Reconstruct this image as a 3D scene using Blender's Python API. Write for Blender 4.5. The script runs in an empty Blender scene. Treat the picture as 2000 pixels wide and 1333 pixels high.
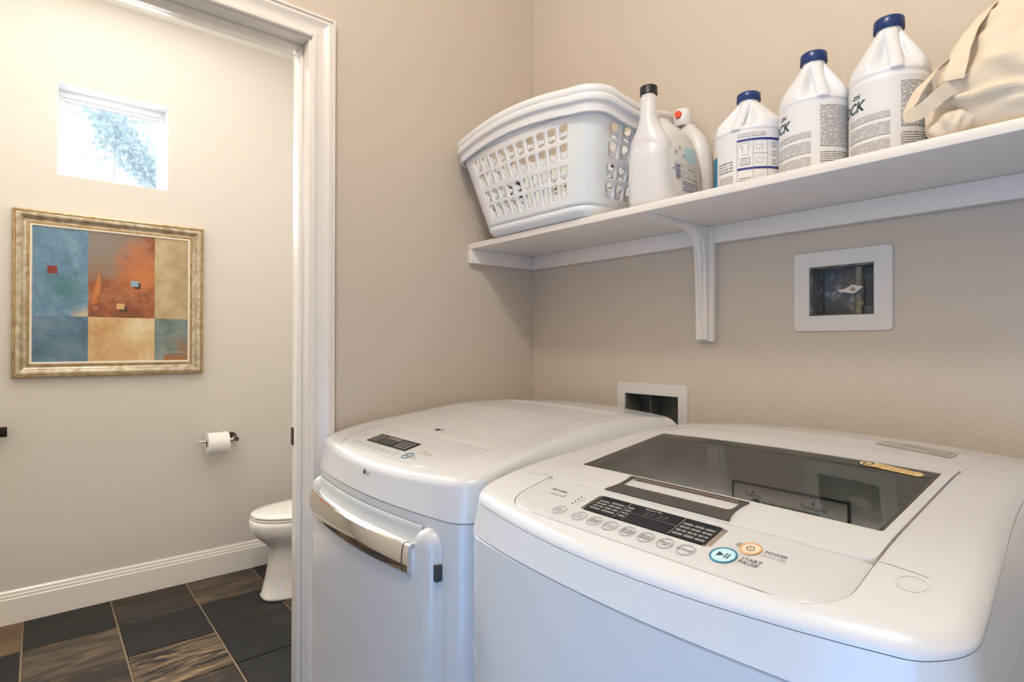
import bpy, bmesh, math, random
from mathutils import Vector, Matrix, noise
random.seed(7)
PI = math.pi
sc = bpy.context.scene
COL = sc.collection

# ---------------------------------------------------------------- camera
cam_d = bpy.data.cameras.new('camera')
cam = bpy.data.objects.new('camera', cam_d); COL.objects.link(cam)
sc.camera = cam
cam_d.sensor_fit = 'HORIZONTAL'; cam_d.sensor_width = 36.0
cam_d.lens = 1110.45 / 2000 * 36
cam_d.clip_start = 0.02
_y, _p, _r = [math.radians(a) for a in (50.1376, 0.2894, 0.1333)]
F = Vector((-math.sin(_y) * math.cos(_p), math.cos(_y) * math.cos(_p), math.sin(_p)))
R = Vector((math.cos(_y), math.sin(_y), 0)); U = R.cross(F)
R2 = R * math.cos(_r) + U * math.sin(_r); U2 = -R * math.sin(_r) + U * math.cos(_r)
M = Matrix((R2, U2, -F)).transposed().to_4x4(); M.translation = Vector((1.4718, -1.3241, 1.2718))
cam.matrix_world = M

# ---------------------------------------------------------------- world, lights, exposure
sc.view_settings.view_transform = 'Standard'; sc.view_settings.look = 'None'
sc.view_settings.gamma = 1.0; sc.view_settings.use_curve_mapping = False
sc.view_settings.exposure = 0.0
W = bpy.data.worlds.new('world'); sc.world = W; W.use_nodes = True
W.node_tree.nodes['Background'].inputs[0].default_value = (0.90, 0.96, 1.0, 1)
W.node_tree.nodes['Background'].inputs[1].default_value = 1.35

def area(name, loc, aim, sx, sy, power, color, spread=180):
    l = bpy.data.lights.new(name, 'AREA'); l.shape = 'RECTANGLE'; l.size = sx; l.size_y = sy
    l.energy = power; l.color = color; l.spread = math.radians(spread)
    o = bpy.data.objects.new(name, l); COL.objects.link(o); o.location = loc
    d = Vector(aim) - Vector(loc); o.rotation_euler = d.to_track_quat('-Z', 'Y').to_euler()
    return o
def lamp(name, loc, r, power, color):
    l = bpy.data.lights.new(name, 'POINT'); l.shadow_soft_size = r; l.energy = power; l.color = color
    o = bpy.data.objects.new(name, l); COL.objects.link(o); o.location = loc
    return o
# ceiling lamps (warm) and bathroom window daylight, plus an added cool front light
lamp('laundry_ceiling_light', (1.10, -1.36, 2.86), 0.10, 41, (1.0, 0.965, 0.92))
lamp('bathroom_ceiling_light', (-0.80, -1.15, 2.70), 0.12, 9, (1.0, 0.97, 0.93))
area('bathroom_window_daylight', (-1.99, -1.03, 2.29), (-1.0, -1.03, 2.1), 0.42, 0.40, 66, (0.95, 0.98, 1.0))
area('added_cool_front_light', (1.50, -1.77, 0.60), (1.47, -0.8, 0.60), 0.66, 0.96, 8.6, (0.0, 0.36, 1.0))  # added cool light behind the camera, tints the machine fronts blue

# ---------------------------------------------------------------- materials
def _n(nt, t, **k):
    n = nt.nodes.new(t)
    for a, b in k.items(): setattr(n, a, b)
    return n
def mat(name, color, rough=0.5, metal=0.0, spec=0.5, coat=0.0, bump=None, var=None, sss=0.0):
    """bump=(scale, strength, distance[, detail]); var=(color2, scale, lo, hi)"""
    m = bpy.data.materials.new(name); m.use_nodes = True; nt = m.node_tree
    b = nt.nodes['Principled BSDF']
    b.inputs['Base Color'].default_value = (*color, 1); b.inputs['Roughness'].default_value = rough
    b.inputs['Metallic'].default_value = metal; b.inputs['Specular IOR Level'].default_value = spec
    b.inputs['Coat Weight'].default_value = coat; b.inputs['Coat Roughness'].default_value = 0.10
    if sss:
        b.inputs['Subsurface Weight'].default_value = sss; b.inputs['Subsurface Scale'].default_value = 0.01
    tc = _n(nt, 'ShaderNodeTexCoord')
    if var:
        nz = _n(nt, 'ShaderNodeTexNoise'); nz.inputs['Scale'].default_value = var[1]; nz.inputs['Detail'].default_value = 6
        cr = _n(nt, 'ShaderNodeValToRGB'); cr.color_ramp.elements[0].position = var[2]; cr.color_ramp.elements[1].position = var[3]
        cr.color_ramp.elements[0].color = (*color, 1); cr.color_ramp.elements[1].color = (*var[0], 1)
        nt.links.new(tc.outputs['Object'], nz.inputs['Vector']); nt.links.new(nz.outputs['Fac'], cr.inputs['Fac'])
        nt.links.new(cr.outputs['Color'], b.inputs['Base Color'])
    if bump:
        nz = _n(nt, 'ShaderNodeTexNoise'); nz.inputs['Scale'].default_value = bump[0]
        nz.inputs['Detail'].default_value = bump[3] if len(bump) > 3 else 3
        bp = _n(nt, 'ShaderNodeBump'); bp.inputs['Strength'].default_value = bump[1]; bp.inputs['Distance'].default_value = bump[2]
        nt.links.new(tc.outputs['Object'], nz.inputs['Vector']); nt.links.new(nz.outputs['Fac'], bp.inputs['Height'])
        nt.links.new(bp.outputs['Normal'], b.inputs['Normal'])
    return m
WALLC = (0.605, 0.522, 0.425)
M_wall = mat('wall_paint', WALLC, 0.55, bump=(110, 0.28, 0.003, 2))
M_wallb = mat('bathroom_wall_paint', (0.655, 0.61, 0.55), 0.55, bump=(110, 0.2, 0.003, 2))
M_ceil = mat('ceiling_paint', (0.86, 0.83, 0.78), 0.8, bump=(60, 0.4, 0.004))
M_trim = mat('trim_gloss_white', (0.84, 0.785, 0.715), 0.22)
M_shelf = mat('shelf_white_paint', (0.86, 0.79, 0.72), 0.38, bump=(25, 0.1, 0.002))
M_enam = mat('white_enamel', (0.645, 0.64, 0.635), 0.27, coat=0.35)
M_enam2 = mat('white_plastic_top', (0.68, 0.67, 0.66), 0.20, coat=0.15)
M_panel = mat('white_panel_plastic', (0.61, 0.60, 0.59), 0.28)
M_gap = mat('dark_gap', (0.05, 0.05, 0.05), 0.7)
M_seam = mat('soft_grey_seam', (0.33, 0.31, 0.29), 0.6)
M_black = mat('black_glass', (0.006, 0.006, 0.007), 0.12)
M_silver = mat('silver_trim', (0.55, 0.50, 0.44), 0.28, 1.0)
M_gun = mat('brushed_dark_metal', (0.14, 0.135, 0.128), 0.38, 0.7, bump=(220, 0.15, 0.001))
M_bronze = mat('bronze_strip', (0.40, 0.31, 0.22), 0.3, 0.8)
M_chrome = mat('chrome', (0.78, 0.75, 0.70), 0.045, 1.0)
M_grey = mat('grey_plastic', (0.58, 0.58, 0.57), 0.45)
M_border = mat('dark_glass_border', (0.11, 0.11, 0.105), 0.4)
M_steel = mat('stainless_tub', (0.80, 0.80, 0.78), 0.40, 0.0, bump=(30, 0.2, 0.002))
M_ringp = mat('pale_grey_ring', (0.40, 0.39, 0.38), 0.5)
M_dim = mat('dim_segment', (0.07, 0.07, 0.07), 0.3)
M_ink = mat('dark_print', (0.05, 0.05, 0.055), 0.6)
M_inkg = mat('grey_print', (0.30, 0.29, 0.27), 0.6)
M_inkw = mat('white_print', (0.60, 0.60, 0.58), 0.6)
M_teal = mat('teal_ring', (0.02, 0.22, 0.33), 0.35)
M_tealp = mat('pale_blue_button', (0.55, 0.80, 0.88), 0.3)
M_oran = mat('orange_ring', (0.80, 0.42, 0.17), 0.4)
M_oranp = mat('pale_orange_button', (0.85, 0.68, 0.50), 0.35)
M_navy = mat('navy_print', (0.02, 0.025, 0.20), 0.5)
M_gold = mat('gold_sticker', (0.72, 0.46, 0.16), 0.35, var=((0.80, 0.62, 0.32), 60, 0.4, 0.6))
M_sticker = mat('grey_sticker', (0.47, 0.42, 0.36), 0.5)
M_basket = mat('white_basket_plastic', (0.86, 0.845, 0.84), 0.32, sss=0.15)
M_hdpe = mat('white_bottle_plastic', (0.73, 0.705, 0.69), 0.36, sss=0.12)
M_jug = mat('white_jug_plastic', (0.80, 0.80, 0.81), 0.24, sss=0.10)
M_label = mat('white_label', (0.76, 0.75, 0.745), 0.35)
M_blue = mat('blue_cap', (0.004, 0.03, 0.14), 0.30)
M_bcap = mat('black_cap', (0.012, 0.012, 0.014), 0.35)
M_red = mat('orange_red_button', (0.80, 0.07, 0.02), 0.35)
M_tealL = mat('teal_label', (0.0, 0.17, 0.33), 0.35)
M_cyanL = mat('pale_cyan_label', (0.42, 0.62, 0.70), 0.4)
M_yel = mat('pale_yellow_label', (0.72, 0.68, 0.45), 0.4)
M_green = mat('dark_green_print', (0.015, 0.05, 0.045), 0.5)
M_canvas = mat('cotton_canvas', (0.80, 0.685, 0.53), 0.9, bump=(350, 0.25, 0.001), var=((0.76, 0.635, 0.475), 12, 0.35, 0.7))
M_strap = mat('cotton_strap', (0.79, 0.665, 0.50), 0.9, bump=(500, 0.3, 0.001))
M_porc = mat('porcelain', (0.76, 0.715, 0.655), 0.12, coat=0.3)
M_paper = mat('toilet_paper', (0.84, 0.80, 0.76), 0.9, bump=(120, 0.2, 0.001))
M_card = mat('cardboard_core', (0.38, 0.26, 0.17), 0.9)
M_oil = mat('dark_bronze', (0.03, 0.025, 0.02), 0.35, 0.8)
M_galv = mat('galvanised_box', (0.20, 0.205, 0.20), 0.45, 0.2, var=((0.50, 0.50, 0.49), 60, 0.52, 0.72))
M_outbox = mat('grey_outlet_box', (0.17, 0.17, 0.155), 0.5)
M_pipe = mat('iron_pipe', (0.24, 0.21, 0.175), 0.5, 0.2, bump=(60, 0.4, 0.003), var=((0.30, 0.27, 0.22), 35, 0.45, 0.65))
M_brass = mat('greenish_brass', (0.19, 0.16, 0.07), 0.5, 0.4, var=((0.36, 0.34, 0.20), 80, 0.4, 0.6))
M_valve = mat('painted_valve_handle', (0.72, 0.64, 0.54), 0.45)
M_plate = mat('white_box_plate', (0.74, 0.70, 0.66), 0.35)
M_grout = mat('grout', (0.24, 0.175, 0.11), 0.9, bump=(90, 0.4, 0.003))
M_frame = mat('silver_gold_leaf', (0.36, 0.28, 0.18), 0.34, 0.55, bump=(70, 0.25, 0.002), var=((0.60, 0.52, 0.40), 30, 0.35, 0.65))
M_frameg = mat('gilt_edge', (0.30, 0.19, 0.08), 0.38, 0.55, var=((0.46, 0.34, 0.18), 40, 0.35, 0.65))
M_framel = mat('pale_fillet', (0.76, 0.69, 0.58), 0.35, 0.2)
M_vinyl = mat('window_vinyl', (0.78, 0.80, 0.82), 0.35)
M_caulk = mat('caulk_tan', (0.50, 0.44, 0.37), 0.7)  # tan caulk bead, darker than the wall paint

def glass_mat(name, tint, gloss=0.10, rough=0.02):
    m = bpy.data.materials.new(name); m.use_nodes = True; nt = m.node_tree; nt.nodes.clear()
    o = _n(nt, 'ShaderNodeOutputMaterial'); mx = _n(nt, 'ShaderNodeMixShader')
    t = _n(nt, 'ShaderNodeBsdfTransparent'); t.inputs[0].default_value = (*tint, 1)
    g = _n(nt, 'ShaderNodeBsdfGlossy'); g.inputs['Roughness'].default_value = rough
    fr = _n(nt, 'ShaderNodeFresnel'); fr.inputs[0].default_value = 1.42
    nt.links.new(fr.outputs[0], mx.inputs[0]); nt.links.new(t.outputs[0], mx.inputs[1]); nt.links.new(g.outputs[0], mx.inputs[2])
    nt.links.new(mx.outputs[0], o.inputs['Surface'])
    return m
M_lidglass = glass_mat('tinted_lid_glass', (0.86, 0.87, 0.86))
M_glass = glass_mat('window_glass', (0.96, 0.98, 1.0))

def slate(name, c1, c2, c3, scale, distort, lo, hi, rough=0.50):
    m = bpy.data.materials.new(name); m.use_nodes = True; nt = m.node_tree; b = nt.nodes['Principled BSDF']
    tc = _n(nt, 'ShaderNodeTexCoord'); oi = _n(nt, 'ShaderNodeObjectInfo')
    ad = _n(nt, 'ShaderNodeVectorMath', operation='ADD')
    mu = _n(nt, 'ShaderNodeVectorMath', operation='SCALE'); mu.inputs[0].default_value = (13, 7, 3)
    nt.links.new(oi.outputs['Random'], mu.inputs['Scale'])
    nt.links.new(tc.outputs['Object'], ad.inputs[0]); nt.links.new(mu.outputs[0], ad.inputs[1])
    mp = _n(nt, 'ShaderNodeMapping'); mp.inputs['Scale'].default_value = (2.4, 0.8, 1); mp.inputs['Rotation'].default_value = (0, 0, 0.35)
    nt.links.new(ad.outputs[0], mp.inputs['Vector'])
    nz = _n(nt, 'ShaderNodeTexNoise'); nz.inputs['Scale'].default_value = scale; nz.inputs['Detail'].default_value = 9
    nz.inputs['Roughness'].default_value = 0.62; nz.inputs['Distortion'].default_value = distort
    nt.links.new(mp.outputs[0], nz.inputs['Vector'])
    cr = _n(nt, 'ShaderNodeValToRGB'); e = cr.color_ramp.elements
    e[0].position = lo; e[0].color = (*c1, 1); e[1].position = hi; e[1].color = (*c3, 1)
    x = e.new((lo + hi) / 2); x.color = (*c2, 1)
    nt.links.new(nz.outputs['Fac'], cr.inputs['Fac']); nt.links.new(cr.outputs[0], b.inputs['Base Color'])
    bp = _n(nt, 'ShaderNodeBump'); bp.inputs['Strength'].default_value = 0.5; bp.inputs['Distance'].default_value = 0.006
    nt.links.new(nz.outputs['Fac'], bp.inputs['Height']); nt.links.new(bp.outputs[0], b.inputs['Normal'])
    b.inputs['Roughness'].default_value = rough; b.inputs['Specular IOR Level'].default_value = 0.3
    return m
SL_black = slate('slate_black', (0.008, 0.008, 0.009), (0.011, 0.011, 0.012), (0.022, 0.018, 0.014), 5, 0.3, 0.3, 0.75)
SL_dark = slate('slate_dark_brown', (0.014, 0.012, 0.011), (0.035, 0.026, 0.019), (0.10, 0.066, 0.036), 5, 0.8, 0.35, 0.72)
SL_brown = slate('slate_brown', (0.022, 0.019, 0.017), (0.075, 0.054, 0.036), (0.13, 0.092, 0.055), 6, 0.6, 0.35, 0.66)
SL_rust = slate('slate_rust', (0.07, 0.04, 0.022), (0.12, 0.07, 0.037), (0.18, 0.11, 0.06), 4, 0.6, 0.3, 0.7)
SL_gold = slate('slate_gold_swirl', (0.014, 0.012, 0.011), (0.13, 0.088, 0.05), (0.30, 0.19, 0.10), 4.2, 2.2, 0.40, 0.66)

def paint_mat(name, c1, c2, c3, scale=7, dist=1.2, blend=None):
    """brushed colour variation; blend=(centre, radius0, radius1, colour): a soft worn-in field of another colour"""
    k = 0.85
    m = bpy.data.materials.new(name); m.use_nodes = True; nt = m.node_tree; b = nt.nodes['Principled BSDF']
    tc = _n(nt, 'ShaderNodeTexCoord')
    nz = _n(nt, 'ShaderNodeTexNoise'); nz.inputs['Scale'].default_value = scale; nz.inputs['Detail'].default_value = 12
    nz.inputs['Roughness'].default_value = 0.72; nz.inputs['Distortion'].default_value = dist * 0.2
    nt.links.new(tc.outputs['Object'], nz.inputs['Vector'])
    cr = _n(nt, 'ShaderNodeValToRGB'); e = cr.color_ramp.elements
    e[0].position = 0.36; e[0].color = (*[q * k for q in c1], 1); e[1].position = 0.66; e[1].color = (*[q * k for q in c3], 1)
    x = e.new(0.5); x.color = (*[q * k for q in c2], 1)
    nt.links.new(nz.outputs['Fac'], cr.inputs['Fac']); out = cr.outputs[0]
    for cen, r0, r1, col in (blend or []):
        d = _n(nt, 'ShaderNodeVectorMath', operation='DISTANCE'); d.inputs[1].default_value = cen
        nt.links.new(tc.outputs['Object'], d.inputs[0])
        mu = _n(nt, 'ShaderNodeMath', operation='MULTIPLY_ADD'); mu.inputs[1].default_value = 0.16; mu.inputs[2].default_value = -0.08
        n2 = _n(nt, 'ShaderNodeTexNoise'); n2.inputs['Scale'].default_value = 13; n2.inputs['Detail'].default_value = 8
        nt.links.new(tc.outputs['Object'], n2.inputs['Vector']); nt.links.new(n2.outputs['Fac'], mu.inputs[0])
        ad = _n(nt, 'ShaderNodeMath', operation='ADD'); nt.links.new(d.outputs['Value'], ad.inputs[0]); nt.links.new(mu.outputs[0], ad.inputs[1])
        mr = _n(nt, 'ShaderNodeMapRange'); mr.inputs['From Min'].default_value = r0; mr.inputs['From Max'].default_value = r1
        mr.inputs['To Min'].default_value = 1; mr.inputs['To Max'].default_value = 0
        nt.links.new(ad.outputs[0], mr.inputs['Value'])
        mx = _n(nt, 'ShaderNodeMix', data_type='RGBA'); nt.links.new(mr.outputs[0], mx.inputs[0]); nt.links.new(out, mx.inputs[6])
        mx.inputs[7].default_value = (*[q * k for q in col], 1); out = mx.outputs[2]
    nt.links.new(out, b.inputs['Base Color'])
    b.inputs['Roughness'].default_value = 0.45
    return m
def microprint(name, ground, ink, rows, words, density=0.5, thick=0.55):
    """small unreadable body copy on a label: rows of word-length dashes along UV"""
    m = bpy.data.materials.new(name); m.use_nodes = True; nt = m.node_tree; b = nt.nodes['Principled BSDF']
    uv = _n(nt, 'ShaderNodeUVMap'); sp = _n(nt, 'ShaderNodeSeparateXYZ'); nt.links.new(uv.outputs[0], sp.inputs[0])
    r = _n(nt, 'ShaderNodeMath', operation='MULTIPLY'); r.inputs[1].default_value = rows; nt.links.new(sp.outputs[1], r.inputs[0])
    fr = _n(nt, 'ShaderNodeMath', operation='FRACT'); nt.links.new(r.outputs[0], fr.inputs[0])
    ln = _n(nt, 'ShaderNodeMath', operation='LESS_THAN'); ln.inputs[1].default_value = thick; nt.links.new(fr.outputs[0], ln.inputs[0])
    fl = _n(nt, 'ShaderNodeMath', operation='FLOOR'); nt.links.new(r.outputs[0], fl.inputs[0])
    wx = _n(nt, 'ShaderNodeMath', operation='MULTIPLY'); wx.inputs[1].default_value = words; nt.links.new(sp.outputs[0], wx.inputs[0])
    cb = _n(nt, 'ShaderNodeCombineXYZ'); nt.links.new(wx.outputs[0], cb.inputs[0])
    m7 = _n(nt, 'ShaderNodeMath', operation='MULTIPLY'); m7.inputs[1].default_value = 7.31; nt.links.new(fl.outputs[0], m7.inputs[0]); nt.links.new(m7.outputs[0], cb.inputs[1])
    nz = _n(nt, 'ShaderNodeTexNoise'); nz.inputs['Scale'].default_value = 1.0; nz.inputs['Detail'].default_value = 2; nt.links.new(cb.outputs[0], nz.inputs['Vector'])
    gt = _n(nt, 'ShaderNodeMath', operation='GREATER_THAN'); gt.inputs[1].default_value = 1 - density; nt.links.new(nz.outputs['Fac'], gt.inputs[0])
    mu = _n(nt, 'ShaderNodeMath', operation='MULTIPLY'); nt.links.new(ln.outputs[0], mu.inputs[0]); nt.links.new(gt.outputs[0], mu.inputs[1])
    mx = _n(nt, 'ShaderNodeMix', data_type='RGBA'); nt.links.new(mu.outputs[0], mx.inputs[0])
    mx.inputs[6].default_value = (*ground, 1); mx.inputs[7].default_value = (*ink, 1)
    nt.links.new(mx.outputs[2], b.inputs['Base Color']); b.inputs['Roughness'].default_value = 0.4
    return m
LB = (0.76, 0.75, 0.745)
MP_dense = microprint('fine_print_dense', LB, (0.17, 0.16, 0.15), 30, 26, 0.60)
MP_med = microprint('fine_print_block', LB, (0.22, 0.21, 0.20), 8, 40, 0.60)
MP_few = microprint('fine_print_few', LB, (0.22, 0.21, 0.20), 4, 22, 0.56)
MP_navy = microprint('fine_print_navy', (0.74, 0.71, 0.68), (0.12, 0.14, 0.28), 5, 22, 0.60)
MP_gry = microprint('fine_print_grey', (0.74, 0.71, 0.68), (0.45, 0.44, 0.44), 4, 26, 0.55)
MP_blk = microprint('fine_print_on_black', (0.006, 0.006, 0.007), (0.42, 0.42, 0.42), 4, 8, 0.60, 0.45)
MP_blk1 = microprint('fine_print_on_black_column', (0.006, 0.006, 0.007), (0.24, 0.24, 0.24), 4, 3, 0.66, 0.5)
MP_stk = microprint('fine_print_sticker', (0.47, 0.42, 0.36), (0.22, 0.19, 0.16), 5, 14, 0.5)
MP_panel = microprint('fine_print_panel', (0.61, 0.60, 0.59), (0.42, 0.40, 0.36), 3, 10, 0.52)
MP_disp = microprint('fine_print_dispenser', (0.56, 0.56, 0.55), (0.12, 0.12, 0.12), 3, 34, 0.62)
MP_gold = microprint('fine_print_gold', (0.76, 0.53, 0.24), (0.45, 0.22, 0.05), 3, 14, 0.5)

# ---------------------------------------------------------------- helpers
ORG = {}
def thing(name, label, cat, loc, group=None):
    o = bpy.data.objects.new(name, None); COL.objects.link(o); o.location = loc
    o.empty_display_size = 0.05
    o['label'] = label; o['category'] = cat
    if group: o['group'] = group
    ORG[o.name] = Vector(loc)
    return o
def link(name, me, m, parent=None, smooth=False, kind=None, label=None):
    o = bpy.data.objects.new(name, me); COL.objects.link(o)
    if m is not None: me.materials.append(m)
    if parent is not None:
        org = ORG[parent.name]; me.transform(Matrix.Translation(-org)); o.parent = parent; ORG[o.name] = org
    else:
        ORG[o.name] = Vector((0, 0, 0))
    if smooth:
        me.shade_smooth() if smooth is True else me.set_sharp_from_angle(angle=math.radians(smooth))
        if smooth is not True:
            for p in me.polygons: p.use_smooth = True
    if kind: o['kind'] = kind
    if label: o['label'] = label
    return o
def recenter(o):
    """for a top-level mesh: put origin at the base of its bounds"""
    me = o.data; xs = [v.co for v in me.vertices]
    c = Vector((sum(v.x for v in xs) / len(xs), sum(v.y for v in xs) / len(xs), min(v.z for v in xs)))
    me.transform(Matrix.Translation(-c)); o.location = c; ORG[o.name] = c
    return o
def pyd(name, vs, fs, m, parent=None, smooth=False, uv=None, **k):
    me = bpy.data.meshes.new(name); me.from_pydata([tuple(v) for v in vs], [], fs); me.update()
    if uv:
        l = me.uv_layers.new(name='UVMap')
        for p in me.polygons:
            for li in p.loop_indices: l.data[li].uv = uv[me.loops[li].vertex_index]
    return link(name, me, m, parent, smooth, **k)
def bm_obj(name, bm, m, parent=None, smooth=False, **k):
    me = bpy.data.meshes.new(name); bm.normal_update(); bm.to_mesh(me); bm.free()
    return link(name, me, m, parent, smooth, **k)
def add_box(bm, x0, x1, y0, y1, z0, z1, bev=0.0, seg=2):
    r = bmesh.ops.create_cube(bm, size=1); vs = r['verts']
    for v in vs:
        v.co = Vector(((x0 + x1) / 2 + v.co.x * (x1 - x0), (y0 + y1) / 2 + v.co.y * (y1 - y0), (z0 + z1) / 2 + v.co.z * (z1 - z0)))
    if bev:
        es = list({e for v in vs for e in v.link_edges})
        bmesh.ops.bevel(bm, geom=es, offset=bev, segments=seg, affect='EDGES', profile=0.5)
def box(name, x0, x1, y0, y1, z0, z1, m, parent=None, bev=0.0, **k):
    bm = bmesh.new(); add_box(bm, x0, x1, y0, y1, z0, z1, bev)
    return bm_obj(name, bm, m, parent, 30 if bev else False, **k)
def boxes(name, lst, m, parent=None, bev=0.0, **k):
    bm = bmesh.new()
    for b in lst: add_box(bm, *b, bev)
    return bm_obj(name, bm, m, parent, 30 if bev else False, **k)
def cyl(bm, p0, p1, r0, r1=None, n=20, cap=True):
    r1 = r0 if r1 is None else r1
    p0 = Vector(p0); p1 = Vector(p1); d = p1 - p0
    q = d.to_track_quat('Z', 'Y').to_matrix().to_4x4(); q.translation = (p0 + p1) / 2
    bmesh.ops.create_cone(bm, cap_ends=cap, segments=n, radius1=r0, radius2=r1, depth=d.length, matrix=q)
def rings(name, ringlist, m, parent=None, smooth=True, cap0=False, cap1=False, closed=True, uv=False, **k):
    n = len(ringlist[0]); vs = [v for r in ringlist for v in r]; fs = []
    for i in range(len(ringlist) - 1):
        for j in range(n if closed else n - 1):
            a = i * n + j; b = i * n + (j + 1) % n
            fs.append((a, b, b + n, a + n))
    if cap0: fs.append(tuple(reversed(range(n))))
    if cap1: fs.append(tuple(range((len(ringlist) - 1) * n, len(ringlist) * n)))
    return pyd(name, vs, fs, m, parent, smooth, **k)
def rrect(x0, x1, y0, y1, r, per_side=10, per_corner=6):
    """rounded rectangle, CCW, fixed point count; r may be number or (bl, br, tr, tl)"""
    if not isinstance(r, (tuple, list)): r = (r,) * 4
    r = [max(q, 1e-5) for q in r]
    C = [(x0 + r[0], y0 + r[0], r[0], PI), (x1 - r[1], y0 + r[1], r[1], 1.5 * PI), (x1 - r[2], y1 - r[2], r[2], 0), (x0 + r[3], y1 - r[3], r[3], PI / 2)]
    pts = []
    for i, (cx, cy, rr, a0) in enumerate(C):
        for k in range(per_corner + 1):
            a = a0 + PI / 2 * k / per_corner; pts.append((cx + rr * math.cos(a), cy + rr * math.sin(a)))
        nx, ny, nr, na = C[(i + 1) % 4]
        s = pts[-1]; e = (nx + nr * math.cos(na), ny + nr * math.sin(na))
        for k in range(1, per_side):
            t = k / per_side; pts.append((s[0] + (e[0] - s[0]) * t, s[1] + (e[1] - s[1]) * t))
    return pts
def interp(x, xs, ys):
    if x <= xs[0]: return ys[0] + (x - xs[0]) * (ys[1] - ys[0]) / (xs[1] - xs[0])
    for i in range(len(xs) - 1):
        if x <= xs[i + 1]: return ys[i] + (x - xs[i]) * (ys[i + 1] - ys[i]) / (xs[i + 1] - xs[i])
    return ys[-1]
def plate(name, outline, fn, off, th, m, parent, nr=6, cy=None, smooth=40, hole=None, **k):
    """slab that follows fn(x,y): lofted from outline toward its centre (or toward a hole outline)"""
    n = len(outline)
    if hole is None:
        cx = sum(p[0] for p in outline) / n; cyy = sum(p[1] for p in outline) / n
        inner = [(cx + (p[0] - cx) * 0.001, cyy + (p[1] - cyy) * 0.001) for p in outline]
    else: inner = hole
    rl = [[Vector((x, y, fn(x, y) + off - th)) for x, y in outline]]
    ch = min(0.0012, th * 0.4)
    rl.append([Vector((x, y, fn(x, y) + off - ch)) for x, y in outline])
    for i in range(nr + 1):
        t = i / nr
        if i == 0 and ch > 0.0003: t = 0.012
        rl.append([Vector((o[0] + (q[0] - o[0]) * t, o[1] + (q[1] - o[1]) * t, 0)) for o, q in zip(outline, inner)])
        for v in rl[-1]: v.z = fn(v.x, v.y) + off
    if hole is not None:
        rl.append([Vector((x, y, fn(x, y) + off - th)) for x, y in inner])
    return rings(name, rl, m, parent, smooth, cap1=(hole is None), **k)
def text_mesh(s, size, align='CENTER', ext=0.0, spacing=1.0, shear=0.0, bold=0.0):
    c = bpy.data.curves.new('t', 'FONT'); c.body = s; c.size = size; c.align_x = align; c.align_y = 'CENTER'
    c.extrude = ext; c.space_character = spacing; c.resolution_u = 2; c.shear = shear; c.offset = bold
    c.space_line = 0.85
    o = bpy.data.objects.new('t', c); COL.objects.link(o)
    me = bpy.data.meshes.new_from_object(o.evaluated_get(bpy.context.evaluated_depsgraph_get()))
    bpy.data.objects.remove(o); bpy.data.curves.remove(c)
    me.materials.clear()
    return me
def text_on(s, size, mapf, m, parent, **k):
    """flat lettering mapped by mapf(x, y) -> Vector"""
    me = text_mesh(s, size, **k)
    for v in me.vertices: v.co = mapf(v.co.x, v.co.y)
    me.name = 'lettering'
    return link('lettering', me, m, parent)
def patch(name, mapf, x0, x1, y0, y1, m, parent, nx=8, ny=4, **k):
    vs = []; uv = []; fs = []
    for j in range(ny + 1):
        for i in range(nx + 1):
            a, b = i / nx, j / ny; uv.append((a, b)); vs.append(mapf(x0 + (x1 - x0) * a, y0 + (y1 - y0) * b))
    for j in range(ny):
        for i in range(nx):
            p = j * (nx + 1) + i; fs.append((p, p + 1, p + nx + 2, p + nx + 1))
    return pyd(name, vs, fs, m, parent, True, uv, **k)
def ringpatch(name, mapf, cx, cy, ro, ri, m, parent, n=28, lift=0.0006):
    a = [[], [], [], []]
    for k in range(n):
        c, s = math.cos(2 * PI * k / n), math.sin(2 * PI * k / n)
        lo = mapf(cx + ro * c, cy + ro * s); li = mapf(cx + ri * c, cy + ri * s)
        a[0].append(lo); a[1].append(lo + Vector((0, 0, lift))); a[2].append(li + Vector((0, 0, lift))); a[3].append(li)
    return rings(name, a, m, parent)
def structure(o, name=None):
    o['kind'] = 'structure'; return o

# ================================================================ SETTING
WX = -1.9639      # bathroom far wall
CZ = 2.95
# --- floor: grout bed + individual slate tiles
flo = structure(box('floor', WX, 2.0, -2.08, 0.24, -0.06, -0.006, M_grout))
P = 0.3279; OX, OY = -1.6242, -1.04
protos = {}
def tile_proto(key, m, sx, sy):
    kk = (key, round(sx, 3), round(sy, 3))
    if kk not in protos:
        bm = bmesh.new(); add_box(bm, -sx / 2, sx / 2, -sy / 2, sy / 2, -0.012, 0.0, 0.0022, 1)
        me = bpy.data.meshes.new('tile'); bm.to_mesh(me); bm.free(); me.materials.append(m)
        protos[kk] = me
    return protos[kk]
KIND = {'k': SL_black, 'd': SL_dark, 'b': SL_brown, 'r': SL_rust, 'g': SL_gold}
grid = {(-1, -2): 'r', (-1, -1): 'k', (-1, 0): 'd', (-1, 1): 'b', (-1, 2): 'k', (0, -2): 'k', (0, -1): 'b', (0, 0): 'k', (0, 1): 'k', (0, 2): 'b',
        (1, -2): 'k', (1, -1): 'd', (1, 0): 'g', (1, 1): 'k', (1, 2): 'd', (2, -1): 'k', (2, 0): 'd', (2, 1): 'k', (2, 2): 'k', (3, 0): 'b', (3, 1): 'd', (3, -1): 'g'}
rt = random.Random(3)
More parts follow.
